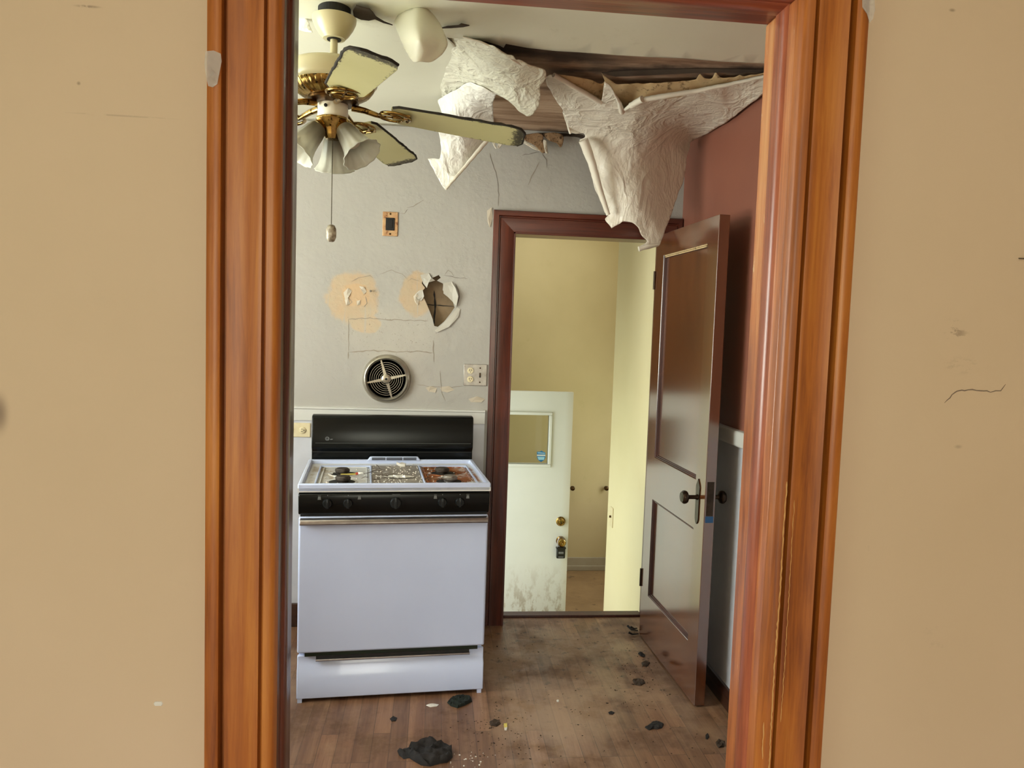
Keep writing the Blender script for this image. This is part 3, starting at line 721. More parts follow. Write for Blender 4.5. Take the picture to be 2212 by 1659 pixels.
# ------------------------------------------------------------------ gas range
SA = math.radians(4.886)
stv = thing('gas_range', 'white gas range with black backguard and control panel against the kitchen wall', 'stove', (-.520, 3.055, 0), SA)
box((.006, .03, .03), (.756, .60, .868)).obj('body', m_enamel, stv, bevel=.003)
dr = box((0, 0, .206), (.763, .034, .766)).obj('oven_door', m_enamel, stv, bevel=.008, seg=3)
hb = MB().prism([(.002, .736), (-.026, .738), (-.030, .743), (-.028, .750), (-.022, .759), (.002, .762)], .006, .758, 'X').obj('handle_strip', m_chrome, dr, bevel=.002)
plab(hb, 'full-width dull chrome handle strip')
box((.006, .008, .766), (.757, .03, .776)).obj('vent_gap', m_blackmat, stv)
dw = MB().prism([(0, .016), (0, .130), (.016, .150), (.020, .190), (.034, .192), (.034, .016)], 0, .763, 'X').obj('drawer', m_enamel, stv, bevel=.004)
box((.03, .006, .1905), (.735, .03, .207)).obj('drawer_gap', m_green, dw)
box((.075, .004, .181), (.700, .0185, .193)).obj('handle_recess', m_blackmat, dw)
MB().prism([(.017, .167), (.000, .170), (-.004, .175), (-.002, .179), (.004, .180), (.017, .177)], .074, .702, 'X').obj('drawer_handle', m_chrome, dw, bevel=.001)
for u in (.004, .738): box((u, .002, 0), (u+.018, .03, .018)).obj('foot', m_enamel, stv)
for u in (.02, .70): box((u, .5, 0), (u+.04, .55, .032)).obj('foot', m_blackmat, stv)
box((.02, .05, .006), (.74, .5, .03)).obj('toe_shadow', m_blackmat, stv)  # black slab painted as the shadow beneath the range
cp = MB().prism([(.004, .866), (-.010, .862), (-.014, .852), (-.006, .785), (.000, .776), (.03, .774), (.03, .866)], -.001, .765, 'X').obj('control_panel', m_black, stv, bevel=.004)
for i, u in enumerate((.112, .192, .381, .569, .641)):
    r = .0235 if i == 2 else .0195
    kn = MB().lathe([(r, 0), (r, -.006), (r*.86, -.010), (r*.8, -.013), (0, -.013)], (u, -.010, .823), 28, 'Y').obj('knob', m_knob, cp, smooth=True)
    MB().prism([(-.0055, -.016), (.0055, -.016), (.0045, .019), (-.0045, .019)], 0, 1, 'Y')
    g_ = MB().prism([(u-.006, .823-r*.95), (u+.006, .823-r*.95), (u+.0045, .823+r), (u-.0045, .823+r)], -.022, -.030, 'Y').obj('grip', m_knob, kn, bevel=.002)
    box((u-.0008, -.0312, .823+r*.3), (u+.0008, -.0298, .823+r)).obj('pointer', m_line, kn)
    if i == 2:
        rg = MB()
        for k in range(26):
            a = math.radians(-60+k*11.5+90); cx_, cz_ = u+math.cos(a)*.0225, .823+math.sin(a)*.0225
            if k % 4 != 3: rg.box((cx_-.0008, -.0172, cz_-.0008), (cx_+.0008, -.0162, cz_+.0008))
        rg.obj('dial_ring_print', m_line, kn)
        box((u-.016, -.0155, .856), (u+.017, -.0135, .858)).obj('panel_print', m_line, cp)
    else:
        box((u-.001, -.0150, .8535), (u+.001, -.0130, .8565)).obj('panel_print', m_mark, cp)
for u in (.080, .236, .540, .673):
    ic = MB().prism([(u-.007, .838), (u+.007, .838), (u+.005, .852), (u-.005, .852)], -.0125, -.0148, 'Y')
    ic.box((u-.006, -.0152, .8545), (u+.006, -.0132, .856)).obj('panel_print', m_line, cp)
    for k in range(4): box((u-.004+.005*(k % 2), -.0156, .840+.006*(k//2)), (u-.001+.005*(k % 2), -.0145, .844+.006*(k//2))).obj('burner_mark', m_mark, cp)
# cooktop
ck = slab('cooktop', rect(-.004, .768, -.012, .555), [], 'Z', .868, .884, m_cook); ck.parent = stv
rim = MB()
def ring(m, u0, u1, v0, v1, t0, t1, z0, z1, tb=None):
    tb = tb or t1
    o4 = [(u0, v0), (u1, v0), (u1, v1), (u0, v1)]; i4 = [(u0+t0, v0+t1), (u1-t0, v0+t1), (u1-t0, v1-tb), (u0+t0, v1-tb)]
    vs = [(a, b, z0) for a, b in o4]+[(a, b, z1) for a, b in o4]+[(a, b, z1) for a, b in i4]+[(a, b, z0+.002) for a, b in i4]
    fs = []
    for i in range(4):
        j = (i+1) % 4; fs += [(i, j, j+4, i+4), (i+4, j+4, j+8, i+8), (i+8, j+8, j+12, i+12), (i+12, j+12, j, i)]
    m.add(vs, fs)
ring(rim, -.004, .768, -.012, .555, .018, .014, .868, .902, .02)
rm = rim.obj('rim', m_enamel, ck, bevel=.005, seg=3)
box((.285, .03, .883), (.495, .46, .8895)).obj('centre_island', m_cook, ck, bevel=.006)
for u0, u1 in ((.055, .285), (.497, .725)):
    rg = MB(); ring(rg, u0, u1, .035, .44, .008, .010, .883, .8935); rg.obj('burner_bay_rim', m_enamel, ck, bevel=.003)
    rg = MB(); ring(rg, u0+.018, u1-.018, .055, .42, .006, .008, .883, .8895); rg.obj('burner_bay_rim', m_cook, ck, bevel=.002)
for i, (u, v) in enumerate(((.165, .275), (.163, .105), (.600, .285), (.606, .105))):
    mt = (m_burner, m_burner, m_burner, m_burner_lt)[i]
    br_ = MB().lathe([(.052, .0), (.060, .004), (.064, .003), (.066, 0)], (u, v, .8845), 36).obj('burner_ring', m_cook, ck, smooth=True)
    MB().lathe([(.054, .8855), (.030, .886), (0, .886)], (u, v, 0), 36).obj('burner_well', m_blackmat, ck)
    bn = MB().lathe([(.024, .886), (.026, .893), (.031, .896), (.032, .905), (.029, .908), (.027, .907), (.025, .911), (0, .912)], (u+(.004 if i % 2 else -.006), v, 0), 28,
        fn=lambda a, t: 1+.02*math.sin(a*22)).obj('burner', mt, ck, smooth=True)
bk = MB().prism([(-.127, 0), (.127, 0), (.112, .020), (-.112, .020)], 0, .018, 'Y')
vt = MB(); vt.add([(x+.39, y+.530, z+.897) for x, y, z in bk.v], bk.f)
vt = vt.obj('oven_vent', m_enamel, ck, bevel=.004)
for u0, u1 in ((.286, .349), (.354, .428), (.433, .494)):
    for z in (.902, .909): box((u0, .528, z), (u1, .534, z+.0045)).obj('vent_slot', m_blackhole, vt)
# backguard
bgd = MB().prism([(.575, .868), (.575, .935), (.556, .955), (.556, .972), (.562, 1.095), (.568, 1.103), (.585, 1.107), (.625, 1.107), (.625, .868)], .008, .768, 'X').obj('backguard', m_black, stv, bevel=.004)
box((.012, .574, .931), (.764, .577, .937)).obj('shadow_line', m_blackhole, bgd)  # black strip paints the shadow line under the backguard overhang
box((.025, .5552, .9765), (.757, .5575, .978)).obj('trim_line', m_line, bgd)
lg = MB()
for k in range(24):
    a = 2*math.pi*k/24; b = 2*math.pi*(k+1)/24
    c0 = (.079, .998)
    lg.add([(c0[0]+math.cos(t)*r, .5565, c0[1]+math.sin(t)*r) for r in (.0078, .0092) for t in (a, b)]+[(c0[0]+math.cos(t)*r, .5585, c0[1]+math.sin(t)*r) for r in (.0078, .0092) for t in (a, b)], [(0, 1, 3, 2), (4, 5, 7, 6), (2, 3, 7, 6), (0, 1, 5, 4)])
lgo = lg.obj('round_emblem', m_mark, bgd)
def wire2(pts, y, r=.0007):
    return MB().tube([(a, y, b) for a, b in pts], r, 6)
mono = MB()
for cx_, s1 in ((-.0018, 1), (.0022, -1)):
    pts = [(.079+cx_+math.cos(t)*.0032*s1, .998+math.sin(t)*.0042) for t in [math.radians(60+k*25) for k in range(12)]]
    mono.tube([(a, .557, b) for a, b in pts], .0007, 6)
mono.obj('emblem_monogram', m_mark, lgo)
lw = MB()
for u0, w_, h_ in ((.0915, .0035, .0045), (.0950, .0040, .0048), (.0995, .0035, .0048)):
    lw.prism([(u0, .9930), (u0+w_*.6, .9930), (u0+w_*.6+h_*.6, .9930+h_), (u0+h_*.6, .9930+h_)], .5568, .5560, 'Y')
lw.obj('slanted_script_mark', m_mark, bgd)

# loose bits on the cooktop
def stove_pt(u, v, z): return (-.520+math.cos(SA)*u-math.sin(SA)*v, 3.055+math.sin(SA)*u+math.cos(SA)*v, z)
def flake(name, mat, c, rx, ry, th, rz=0, n=11, seed=0, bend=.0):
    rnd = random.Random(seed); m = MB(); pts = []
    for k in range(n):
        a = 2*math.pi*k/n; r = rnd.uniform(.65, 1.1); pts.append((math.cos(a)*rx*r, math.sin(a)*ry*r))
    v, f = cdt(pts, (), [(0, 0)]+[(rnd.uniform(-.6, .6)*rx, rnd.uniform(-.6, .6)*ry) for _ in range(10)])
    hs = [abs(mnoise.noise(Vector((p[0]*40, p[1]*40, seed*3.3))))*bend for p in v]
    nn = len(v); ca, sa = math.cos(rz), math.sin(rz)
    vs = [(ca*p[0]-sa*p[1], sa*p[0]+ca*p[1], h) for p, h in zip(v, hs)]+[(ca*p[0]-sa*p[1], sa*p[0]+ca*p[1], h+th) for p, h in zip(v, hs)]
    fs = [tuple(t) for t in f]+[tuple(i+nn for i in t) for t in f]
    cnt = {}
    for t in f:
        for i in range(len(t)):
            e1 = tuple(sorted((t[i], t[(i+1) % len(t)]))); cnt[e1] = cnt.get(e1, 0)+1
    fs += [(i, j, j+nn, i+nn) for (i, j), k in cnt.items() if k == 1]
    m.add(vs, fs); o = m.obj(name, mat, smooth=True); o.location = c; return o
pk = thing('candy_wrapper', 'yellow and red wrapper tube lying beside the rear left burner', 'wrapper', stove_pt(.19, .205, .894), SA+.06)
MB().tube([(-.036, 0, .003), (.026, 0, .004)], .0032, 8).obj('tube', m_yellow, pk, smooth=True)
MB().tube([(.028, 0, .005), (.038, .004, .006)], .0055, 8).obj('cap_end', m_red, pk, smooth=True)
MB().tube([(.038, .004, .006), (.056, -.006, .010)], .006, 8, .002).obj('torn_end', m_paper_w, pk, smooth=True)
tag(flake('paper_scrap', m_paper_w, stove_pt(.385, .17, .891), .085, .026, .0015, SA-.12, 13, 3, .022), 'torn white paper scrap lying on the dusty middle of the cooktop', 'paper')
tag(flake('plaster_lump', m_white, stove_pt(.42, .44, .889), .022, .014, .012, 0, 9, 5, .012), 'grey-white plaster lump at the back of the cooktop by the vent', 'debris')
tw = MB()
rt = random.Random(4)
for k in range(26):
    u = rt.uniform(.235, .35) if k % 2 else rt.uniform(.50, .58); v = rt.uniform(.05, .36); a = rt.uniform(-.6, .6)+(2.4 if rt.random() < .3 else 0); l = rt.uniform(.02, .06)
    p0 = Vector(stove_pt(u, v, .8965)); p1 = Vector(stove_pt(u+math.cos(a)*l, v+math.sin(a)*l, .8965+rt.uniform(0, .008))); mid = (p0+p1)/2+Vector((0, 0, .004))
    tw.tube([p0, mid, p1], .0011, 5)
tw = tw.obj('dry_debris', m_leaf, origin=stove_pt(.38, .2, .89)); tag(tw, 'scattered dry twigs and grass across the cooktop', 'debris'); tw['kind'] = 'stuff'
cr = MB(); rt = random.Random(9)
for k in range(260):
    u = rt.gauss(.40, .10) if k % 3 else rt.uniform(.03, .74); v = rt.uniform(.03, .47); s1 = rt.uniform(.0012, .0045)
    zb = .8885 if .285 < u < .495 else .8838
    q = Vector(stove_pt(u, v, zb)); cr.lathe([(0, 0), (s1, s1*.3), (s1*.7, s1), (0, s1*1.3)], q, 5)
cr = cr.obj('plaster_crumbs', m_white, origin=stove_pt(.38, .2, .88)); tag(cr, 'pale plaster crumbs and grit strewn over the cooktop', 'debris'); cr['kind'] = 'stuff'

# ------------------------------------------------------------------ back wall fittings
def plateY(name, label, cat, pts, mat, th=.005, group=None):
    a = onY(*pts[0], YB); b = onY(*pts[1], YB); cx_, cz_ = (a.x+b.x)/2, (a.z+b.z)/2
    t = thing(name, label, cat, (cx_, YB, cz_)); hw, hh = abs(b.x-a.x)/2, abs(b.z-a.z)/2
    box((-hw, -th, -hh), (hw, 0, hh)).obj('plate', mat, t, bevel=.0025)
    return t, hw, hh
t, hw, hh = plateY('outlet_plate', 'rusty brass outlet plate with one black recessed socket, high on the wall', 'outlet', ((827, 457), (859, 511)), m_plate_rust, .006)
bz = box((-.022, -.010, -.032), (.022, -.005, .030)).obj('socket_bezel', m_blackhole, t, bevel=.006)
box((-.012, -.012, -.019), (.012, -.009, .020)).obj('socket', m_blackmat, t, bevel=.003)
for z in (hh*.82, -hh*.82): MB().lathe([(.005, 0), (.0045, -.003), (0, -.004)], (0, -.006, z), 12, 'Y').obj('screw', m_brass_dk, t, smooth=True)
t, hw, hh = plateY('outlet_plate', 'two-gang steel plate with two ivory outlets and a switch beside the dark casing', 'outlet', ((1002, 786), (1051, 834)), m_steel, .006)
for z in (.022, -.022):
    oc = MB().lathe([(.016, 0), (.016, -.004), (.0145, -.006), (0, -.006)], (-.025, -.006, z), 20, 'Y').obj('outlet', m_ivory, t, smooth=True)
    for dx in (-.005, .005): box((-.025+dx-.001, -.0135, z-.001), (-.025+dx+.001, -.0115, z+.007)).obj('slot', m_blackhole, oc)
    MB().lathe([(.002, -.0115), (.002, -.0135), (0, -.0135)], (-.025, 0, z-.007), 10, 'Y').obj('slot', m_blackhole, oc)
box((.020, -.009, -.012), (.028, -.005, .012)).obj('switch_slot', m_blackhole, t)
box((.0215, -.013, -.002), (.0265, -.008, .010)).obj('toggle', m_brass_dk, t)
for z in (.036, -.036): MB().lathe([(.004, 0), (.0035, -.002), (0, -.003)], (.024, -.006, z), 12, 'Y').obj('screw', m_brass_dk, t, smooth=True)
t, hw, hh = plateY('outlet_plate', 'ivory outlet plate on the lower wall left of the range backguard', 'outlet', ((600, 912), (671, 944)), m_ivory, .012)
for u in (-.03, .030):
    oc = MB().lathe([(.0165, 0), (.0165, -.004), (.015, -.005), (0, -.005)], (u+.012, -.012, 0), 20, 'Y').obj('outlet', m_ivory, t, smooth=True)
    rg = MB(); 
    for z, du in ((.0055, 0), (-.0055, 0)): box((u+.012-.006, -.0185, z-.001), (u+.012+.002, -.0165, z+.001)).obj('slot', m_blackhole, oc)
    MB().lathe([(.0025, -.0165), (.0025, -.0185), (0, -.0185)], (u+.012+.008, 0, 0), 10, 'Y').obj('slot', m_blackhole, oc)
# round exhaust vent
vc = onY(835, 818, YB)
v_ = thing('exhaust_fan_grille', 'round tarnished metal exhaust grille on the wall above the range', 'vent', (vc.x, YB, vc.z))
RO = .122
MB().lathe([(RO*.78, -.004), (RO*.80, -.022), (RO*.86, -.030), (RO*.93, -.026), (RO*.98, -.012), (RO, 0)], (0, 0, 0), 64, 'Y', cap=False).obj('rim', m_ventm, v_, smooth=True)
MB().lathe([(RO*.8, -.003), (0, -.003)], (0, 0, 0), 48, 'Y').obj('dark_backing', m_blackhole, v_)
for k in range(6):
    r = RO*(.24+.085*k)
    MB().lathe([(r, -.009), (r+.0013, -.009), (r+.0014, -.013), (r, -.013), (r, -.009)], (0, 0, 0), 48, 'Y', cap=False).obj('ring', m_ventm, v_, smooth=True)
for k in range(4):
    a = math.radians(13+90*k+ (4 if k % 2 else 0)); d = (math.cos(a), math.sin(a)); n_ = (-d[1], d[0])
    m = MB(); vs = []
    for (rr, ww) in ((RO*.12, .008), (RO*.80, .0035)):
        for s1 in (-1, 1):
            for yy in (-.024 if rr < .05 else -.016, -.010): vs.append((d[0]*rr+n_[0]*ww*s1, yy, d[1]*rr+n_[1]*ww*s1))
    m.add(vs, [(0, 1, 3, 2), (4, 5, 7, 6), (0, 2, 6, 4), (1, 3, 7, 5), (0, 1, 5, 4), (2, 3, 7, 6)]).obj('spoke', m_ventm, v_)
hubv = MB().lathe([(.024, -.010), (.024, -.024), (.018, -.028), (0, -.028)], (0, 0, 0), 28, 'Y').obj('hub', m_ventm, v_, smooth=True)
MB().lathe([(.006, -.027), (.006, -.032), (0, -.033)], (0, 0, 0), 14, 'Y').obj('centre_screw', m_blackhole, hubv, smooth=True)
# screw left in the wall
q = onY(801, 629, YB)
tag(MB().lathe([(.002, 0), (.002, -.012), (.0055, -.014), (.005, -.018), (0, -.019)], q, 14, 'Y').obj('screw', m_nail, origin=q, smooth=True), 'lone steel screw sticking out of the orange stained wall', 'screw')
# cracks and pencil-thin lines, ribbons lying on the wall
def stroke(name, px, wpx, mat, parent=None, Y=YB, jit=1.2, lift=.0012, seed=1):
    rnd = random.Random(seed); P = []
    for i in range(len(px)-1):
        n = max(1, int(math.dist(px[i], px[i+1])/7))
        for k in range(n):
            t = k/n; P.append((px[i][0]+(px[i+1][0]-px[i][0])*t+rnd.uniform(-jit, jit), px[i][1]+(px[i+1][1]-px[i][1])*t+rnd.uniform(-jit, jit)))
    P.append(px[-1]); Q = [onY(x, y, Y) for x, y in P]; m = MB(); vs = []; n = len(Q)
    for i, q in enumerate(Q):
        T = (Q[min(i+1, n-1)]-Q[max(i-1, 0)]); T.normalize(); N = Vector((-T.z, 0, T.x)); ww = wpx/F*Y/2*(rnd.uniform(.5, 1.2))*(.3 if i in (0, n-1) else 1)
        for s1, yy in ((-1, Y-.0001), (1, Y-.0001), (1, Y-lift), (-1, Y-lift)): v = q+N*ww*s1; vs.append((v.x, yy, v.z))
    fs = []
    for i in range(n-1):
        for k in range(4): fs.append((i*4+k, i*4+(k+1) % 4, (i+1)*4+(k+1) % 4, (i+1)*4+k))
    return m.add(vs, fs).obj(name, mat, parent)
for i, (pts, ww, mt) in enumerate([
    ([(1057, 330), (1064, 355), (1073, 380), (1077, 420), (1076, 445)], 1.2, m_crack),
    ([(1166, 328), (1150, 331), (1128, 336)], 1.4, m_crack), ([(1170, 330), (1180, 345), (1181, 362)], 1.6, m_crack),
    ([(880, 448), (893, 446), (905, 438), (915, 432)], 1.3, m_cracksoft), ([(862, 462), (874, 462), (880, 452)], 1.2, m_cracksoft),
    ([(958, 594), (975, 596), (985, 600), (1010, 602)], 1.2, m_crack), ([(960, 592), (968, 584), (976, 588), (980, 596)], 1.2, m_cracksoft),
    ([(760, 609), (775, 600), (800, 596), (806, 600)], 1.3, m_cracksoft), ([(905, 606), (890, 602), (880, 608)], 1.1, m_cracksoft),
    ([(820, 592), (845, 584), (868, 592), (880, 604)], 1.0, m_cracksoft),
    ([(752, 690), (790, 687), (830, 690), (880, 692), (925, 693)], 1.8, m_cracksoft), ([(753, 761), (800, 757), (850, 760), (900, 759), (935, 762)], 2.2, m_cracksoft),
    ([(752, 760), (752, 775)], 3.0, m_cracksoft), ([(936, 735), (937, 782)], 2.0, m_cracksoft), ([(753, 690), (753, 757)], 1.2, m_cracksoft),
    ([(900, 832), (935, 835), (970, 838), (1000, 834)], 1.0, m_cracksoft), ([(1165, 350), (1150, 380), (1140, 400)], 1.5, m_cracksoft),
    ([(748, 640), (760, 652), (752, 660)], 2.0, m_cracksoft), ([(790, 640), (793, 655), (786, 663)], 2.0, m_cracksoft), ([(950, 1-1+800), (955, 850), (962, 866)], 1.0, m_cracksoft)]):
    stroke('crack', pts, ww, mt, wb, seed=i)
# broken rim and dangling chips around the hole
def shard(name, px, dep, mat, parent=None, th=.004, Ydef=YB, label=None, cat=None):
    P = [onY(x, y, Ydef-d) for (x, y), d in zip(px, dep)] ; c = center(P); n = len(P)
    m = MB(); vs = [tuple(p) for p in P]+[(p.x, p.y+th, p.z) for p in P]
    m.add(vs, [tuple(range(n)), tuple(range(2*n-1, n-1, -1))]+[(i, (i+1) % n, (i+1) % n+n, i+n) for i in range(n)])
    o = m.obj(name, mat, parent, origin=None if parent else c)
    return o
shard('broken_plaster_flap', [(957, 612), (975, 608), (984, 622), (990, 640), (986, 662), (978, 652), (968, 642), (958, 634)], [.002, .006, .018, .024, .012, .004, .001, .001], m_chip, wb)
shard('broken_plaster_flap', [(988, 664), (994, 668), (990, 685), (970, 706), (944, 718), (939, 714), (952, 704), (968, 688)], [.001, .004, .006, .010, .010, .004, .002, .001], m_chip, wb)
shard('broken_plaster_flap', [(908, 594), (926, 590), (932, 600), (940, 606), (926, 610), (922, 622), (914, 612)], [.001, .004, .010, .003, .014, .006, .001], m_chip, wb)
shard('broken_plaster_flap', [(905, 628), (913, 626), (916, 640), (910, 650), (900, 648), (896, 636)], [.001, .006, .010, .004, .010, .001], m_chip, wb)
stroke('crack', [(984, 612), (992, 634), (990, 652), (986, 664)], 3.2, m_crack, wb, seed=40, jit=.6, lift=.0015)
stroke('crack', [(938, 628), (940, 660), (938, 690), (936, 706)], 4, m_blackhole, wb, Y=YB+.049, seed=41, jit=.5)
stroke('crack', [(920, 658), (950, 660), (980, 662)], 2, m_blackhole, wb, Y=YB+.049, seed=42, jit=.5)

for px_, dp in (([(742, 632), (752, 622), (760, 628), (754, 640), (746, 650)], .006), ([(776, 618), (786, 620), (792, 630), (786, 636), (780, 626)], .006), ([(744, 648), (752, 644), (756, 656), (748, 660)], .005), ([(770, 650), (778, 648), (778, 658), (771, 660)], .004),
    ([(893, 640), (900, 634), (906, 646), (902, 660), (896, 652)], .007), ([(920, 838), (930, 834), (944, 838), (940, 848), (926, 846)], .004), ([(950, 836), (970, 834), (982, 842), (966, 848), (954, 845)], .003),
    ([(1052, 455), (1062, 448), (1064, 470), (1058, 492), (1053, 480)], .006), ([(1012, 862), (1030, 856), (1048, 862), (1040, 869), (1018, 869)], .004)):
    shard('peeling_paint_flake', px_, [dp if k % 2 else .0008 for k in range(len(px_))], m_flake, wb, th=.0006)
for pts, ww in (([(1700, 1040), (1692, 1150), (1684, 1290), (1672, 1450), (1664, 1600), (1661, 1670)], 3.4), ([(1716, 1080), (1706, 1250), (1696, 1420), (1686, 1560)], 1.6), ([(1650, 1560), (1648, 1600), (1647, 1640)], 3)):
    stroke('worn_edge', pts, ww, m_worn, c2, YN0-.0272, .8, .0005, 60)
# near wall small marks
stroke('scuff_mark', [(2040, 871), (2052, 858), (2068, 844), (2100, 841), (2140, 846), (2160, 845), (2172, 830)], 2.6, m_scuff, None, YN0, 1.6, .0006, 50).name = 'scuff_mark'
sm = bpy.data.objects['scuff_mark']; tag(sm, 'long grey curved scuff mark on the tan wall right of the doorway', 'mark')
q = onY(2201, 558, YN0)
nl = MB().tube([q, q+Vector((-.001, -.014, -.002))], .0012, 8).tube([q+Vector((-.001, -.014, -.002)), q+Vector((.012, -.016, .002))], .0014, 8)
tag(nl.obj('bent_nail', m_nail, origin=q), 'bent nail stuck in the tan wall at the right edge', 'nail')
q = onY(342, 1520, YN0)
tag(MB().lathe([(.0035, 0), (.003, -.001), (0, -.0012)], q, 10, 'Y', fn=lambda a, t: .7+1.6*abs(math.cos(a))).obj('paint_chip', m_white, origin=q), 'small white chipped spot low on the left tan wall', 'mark')
# tape scraps left on the casing
def tape(px, lab):
    y0 = YN0-.0385
    P = [onY(x, y, y0) for x, y in px]; c = center(P); n = len(P)
    v2, f = cdt([(p.x, p.z) for p in P], (), [(c.x+random.uniform(-.009, .009), c.z+random.uniform(-.02, .02)) for _ in range(30)])
    m = MB(); hh = [y0-abs(mnoise.noise(Vector((a*180, 0, b*180))))*.006 for a, b in v2]
    nn = len(v2); m.add([(a, h, b) for (a, b), h in zip(v2, hh)]+[(a, h-.0006, b) for (a, b), h in zip(v2, hh)], f+[tuple(i+nn for i in t) for t in f])
    o = m.obj('tape_scrap', m_tape, origin=c, smooth='all'); return tag(o, lab, 'tape')
tape([(444, 111), (462, 110), (477, 116), (479, 133), (475, 160), (470, 182), (460, 189), (450, 186), (446, 170), (442, 140)], 'wrinkled clear tape scrap stuck on the left door casing')
tape([(1862, -8), (1888, -8), (1889, 22), (1884, 42), (1878, 50), (1872, 30), (1862, 16)], 'crumpled clear tape scrap at the top of the right door casing')

# ------------------------------------------------------------------ torn ceiling
def depth(x, y, c):
    k, val = c
    if k == 'z': return onZ(x, y, val).y
    if k == 'X': return onX(x, y, val).y
    return val
import numpy as np
def tps(C, lam=.0):
    A = np.array([(a/200, b/200) for a, b, _ in C]); d = np.array([q for *_, q in C]); n = len(C)
    r2 = ((A[:, None]-A[None])**2).sum(-1); K = np.where(r2 > 0, r2*np.log(np.maximum(r2, 1e-12)), 0)+lam*np.eye(n)
    P_ = np.hstack([np.ones((n, 1)), A]); M_ = np.block([[K, P_], [P_.T, np.zeros((3, 3))]])
    w_ = np.linalg.solve(M_, np.concatenate([d, np.zeros(3)]))
    def f(x, y):
        q = ((A-np.array([x/200, y/200]))**2).sum(-1)
        return float((w_[:n]*np.where(q > 0, q*np.log(np.maximum(q, 1e-12)), 0)).sum()+w_[n]+w_[n+1]*x/200+w_[n+2]*y/200)
    return f
def sheet(name, outline, ctrl, mat, step=9, amp=.006, freq=.03, parent=None, origin=True, seed=0, th=.0012, power=2.6, ridge=.004, stretch=(1, 1), wobble=1.2, lam=.02):
    rnd = random.Random(seed)
    # ragged outline: subdivide and jitter slightly
    ol = []
    for i, (x, y) in enumerate(outline):
        x2, y2 = outline[(i+1) % len(outline)]; n = max(1, int(math.dist((x, y), (x2, y2))/7))
        for k in range(n):
            t = k/n; j = wobble if k else 0
            ol.append((x+(x2-x)*t+rnd.uniform(-j, j), y+(y2-y)*t+rnd.uniform(-j, j)))
    C = [(x, y, depth(x, y, c)) for x, y, *c in ctrl]
    xs = [p[0] for p in ol]; ys = [p[1] for p in ol]; extra = []
    yy = min(ys)
    def ins(p):
        c = False; j = len(ol)-1
        for i in range(len(ol)):
            if (ol[i][1] > p[1]) != (ol[j][1] > p[1]) and p[0] < (ol[j][0]-ol[i][0])*(p[1]-ol[i][1])/(ol[j][1]-ol[i][1])+ol[i][0]: c = not c
            j = i
        return c
    row = 0
    while yy < max(ys):
        xx = min(xs)+(step/2 if row % 2 else 0)
        while xx < max(xs):
            p = (xx+rnd.uniform(-1, 1)*step*.15, yy+rnd.uniform(-1, 1)*step*.15)
            if ins(p) and min(math.dist(p, q) for q in ol) > step*.4: extra.append(p)
            xx += step
        yy += step*.8; row += 1
    v, f = cdt(ol, (), extra)
    P = []; TP = tps(C, lam); lo_, hi_ = min(q[2] for q in C)-.03, max(q[2] for q in C)+.03
    for x, y in v:
        Y = TP(x, y)
        Y = min(hi_, max(lo_, Y))
        q = Vector((x*freq*stretch[0], y*freq*stretch[1], seed*7.7))
        Y += mnoise.noise(q)*amp + (mnoise.noise(q*2.3+Vector((5, 5, 5))))*amp*.5
        rg_ = 1-abs(mnoise.noise(q*1.7+Vector((9, 2, 1))))*2.2
        Y -= max(0, rg_-.45)*ridge*1.6
        rg2 = 1-abs(mnoise.noise(q*4.1+Vector((3, 8, 4))))*2.2
        Y -= max(0, rg2-.4)*ridge*.7
        P.append(onY(x, y, Y))
    m = MB().add(P, [tuple(t) for t in f])
    o = m.obj(name, mat, parent, origin=center(P) if origin and parent is None else None, smooth='all')
    md = o.modifiers.new('subdivision', 'SUBSURF'); md.levels = md.render_levels = 1; md.boundary_smooth = 'PRESERVE_CORNERS'
    md = o.modifiers.new('thickness', 'SOLIDIFY'); md.thickness = th; md.offset = 0
    return o
def roll(name, pts, r0, r1, mat, parent, n=10):
    """paper rolled over along a torn edge: points (x, y, depth spec), radius in metres"""
    P = [onY(x, y, depth(x, y, c)-r0-.004) for x, y, *c in pts]
    Q = []
    for i in range(len(P)-1):
        k = max(2, int((P[i+1]-P[i]).length/.012))
        for j in range(k): Q.append(P[i].lerp(P[i+1], j/k)+Vector((mnoise.noise(P[i]*9+Vector((j, 0, 0)))*.0015, 0, mnoise.noise(P[i]*5+Vector((0, j*.7, 0)))*.0015)))
    Q.append(P[-1]); m = MB(); m.tube(Q, lambda t: (r0+(r1-r0)*t)*(1+.12*mnoise.noise(Vector((t*9, r0*100, 0)))), n)
    par_loc = parent.location if parent is not None else Vector((0, 0, 0))
    m.v = [tuple(Vector(v)-par_loc) for v in m.v]
    return m.obj(name, mat, parent, smooth=True)

tear = [(965, 77), (1010, 80), (1050, 84), (1080, 93), (1088, 97), (1093, 89), (1140, 97), (1200, 103), (1260, 106), (1330, 111), (1400, 115), (1480, 118), (1560, 126), (1620, 129), (1660, 131), (1690, 134)]
tw_ = [(onZ(x, y, ZC-.02).x, onZ(x, y, ZC-.02).y) for x, y in tear]
left_edge = [(onZ(x, y, ZC-.01).x, onZ(x, y, ZC-.01).y) for x, y in [(1000, 110), (1030, 180), (1045, 240), (1066, 272)]]
outl = [(-2.6, YN1), (XR, YN1), (XR, tw_[-1][1])]+[p for p in reversed(tw_) if p[0] < XR-.01]+left_edge+[(.31, YB), (-2.6, YB)]
rnd = random.Random(3); extra = []
for i in range(60):
    for j in range(38):
        extra.append((-2.55+i*.065+rnd.uniform(-.01, .01), YN1+.04+j*.065+rnd.uniform(-.01, .01)))
v2, f2 = cdt(outl, (), extra)
P = []
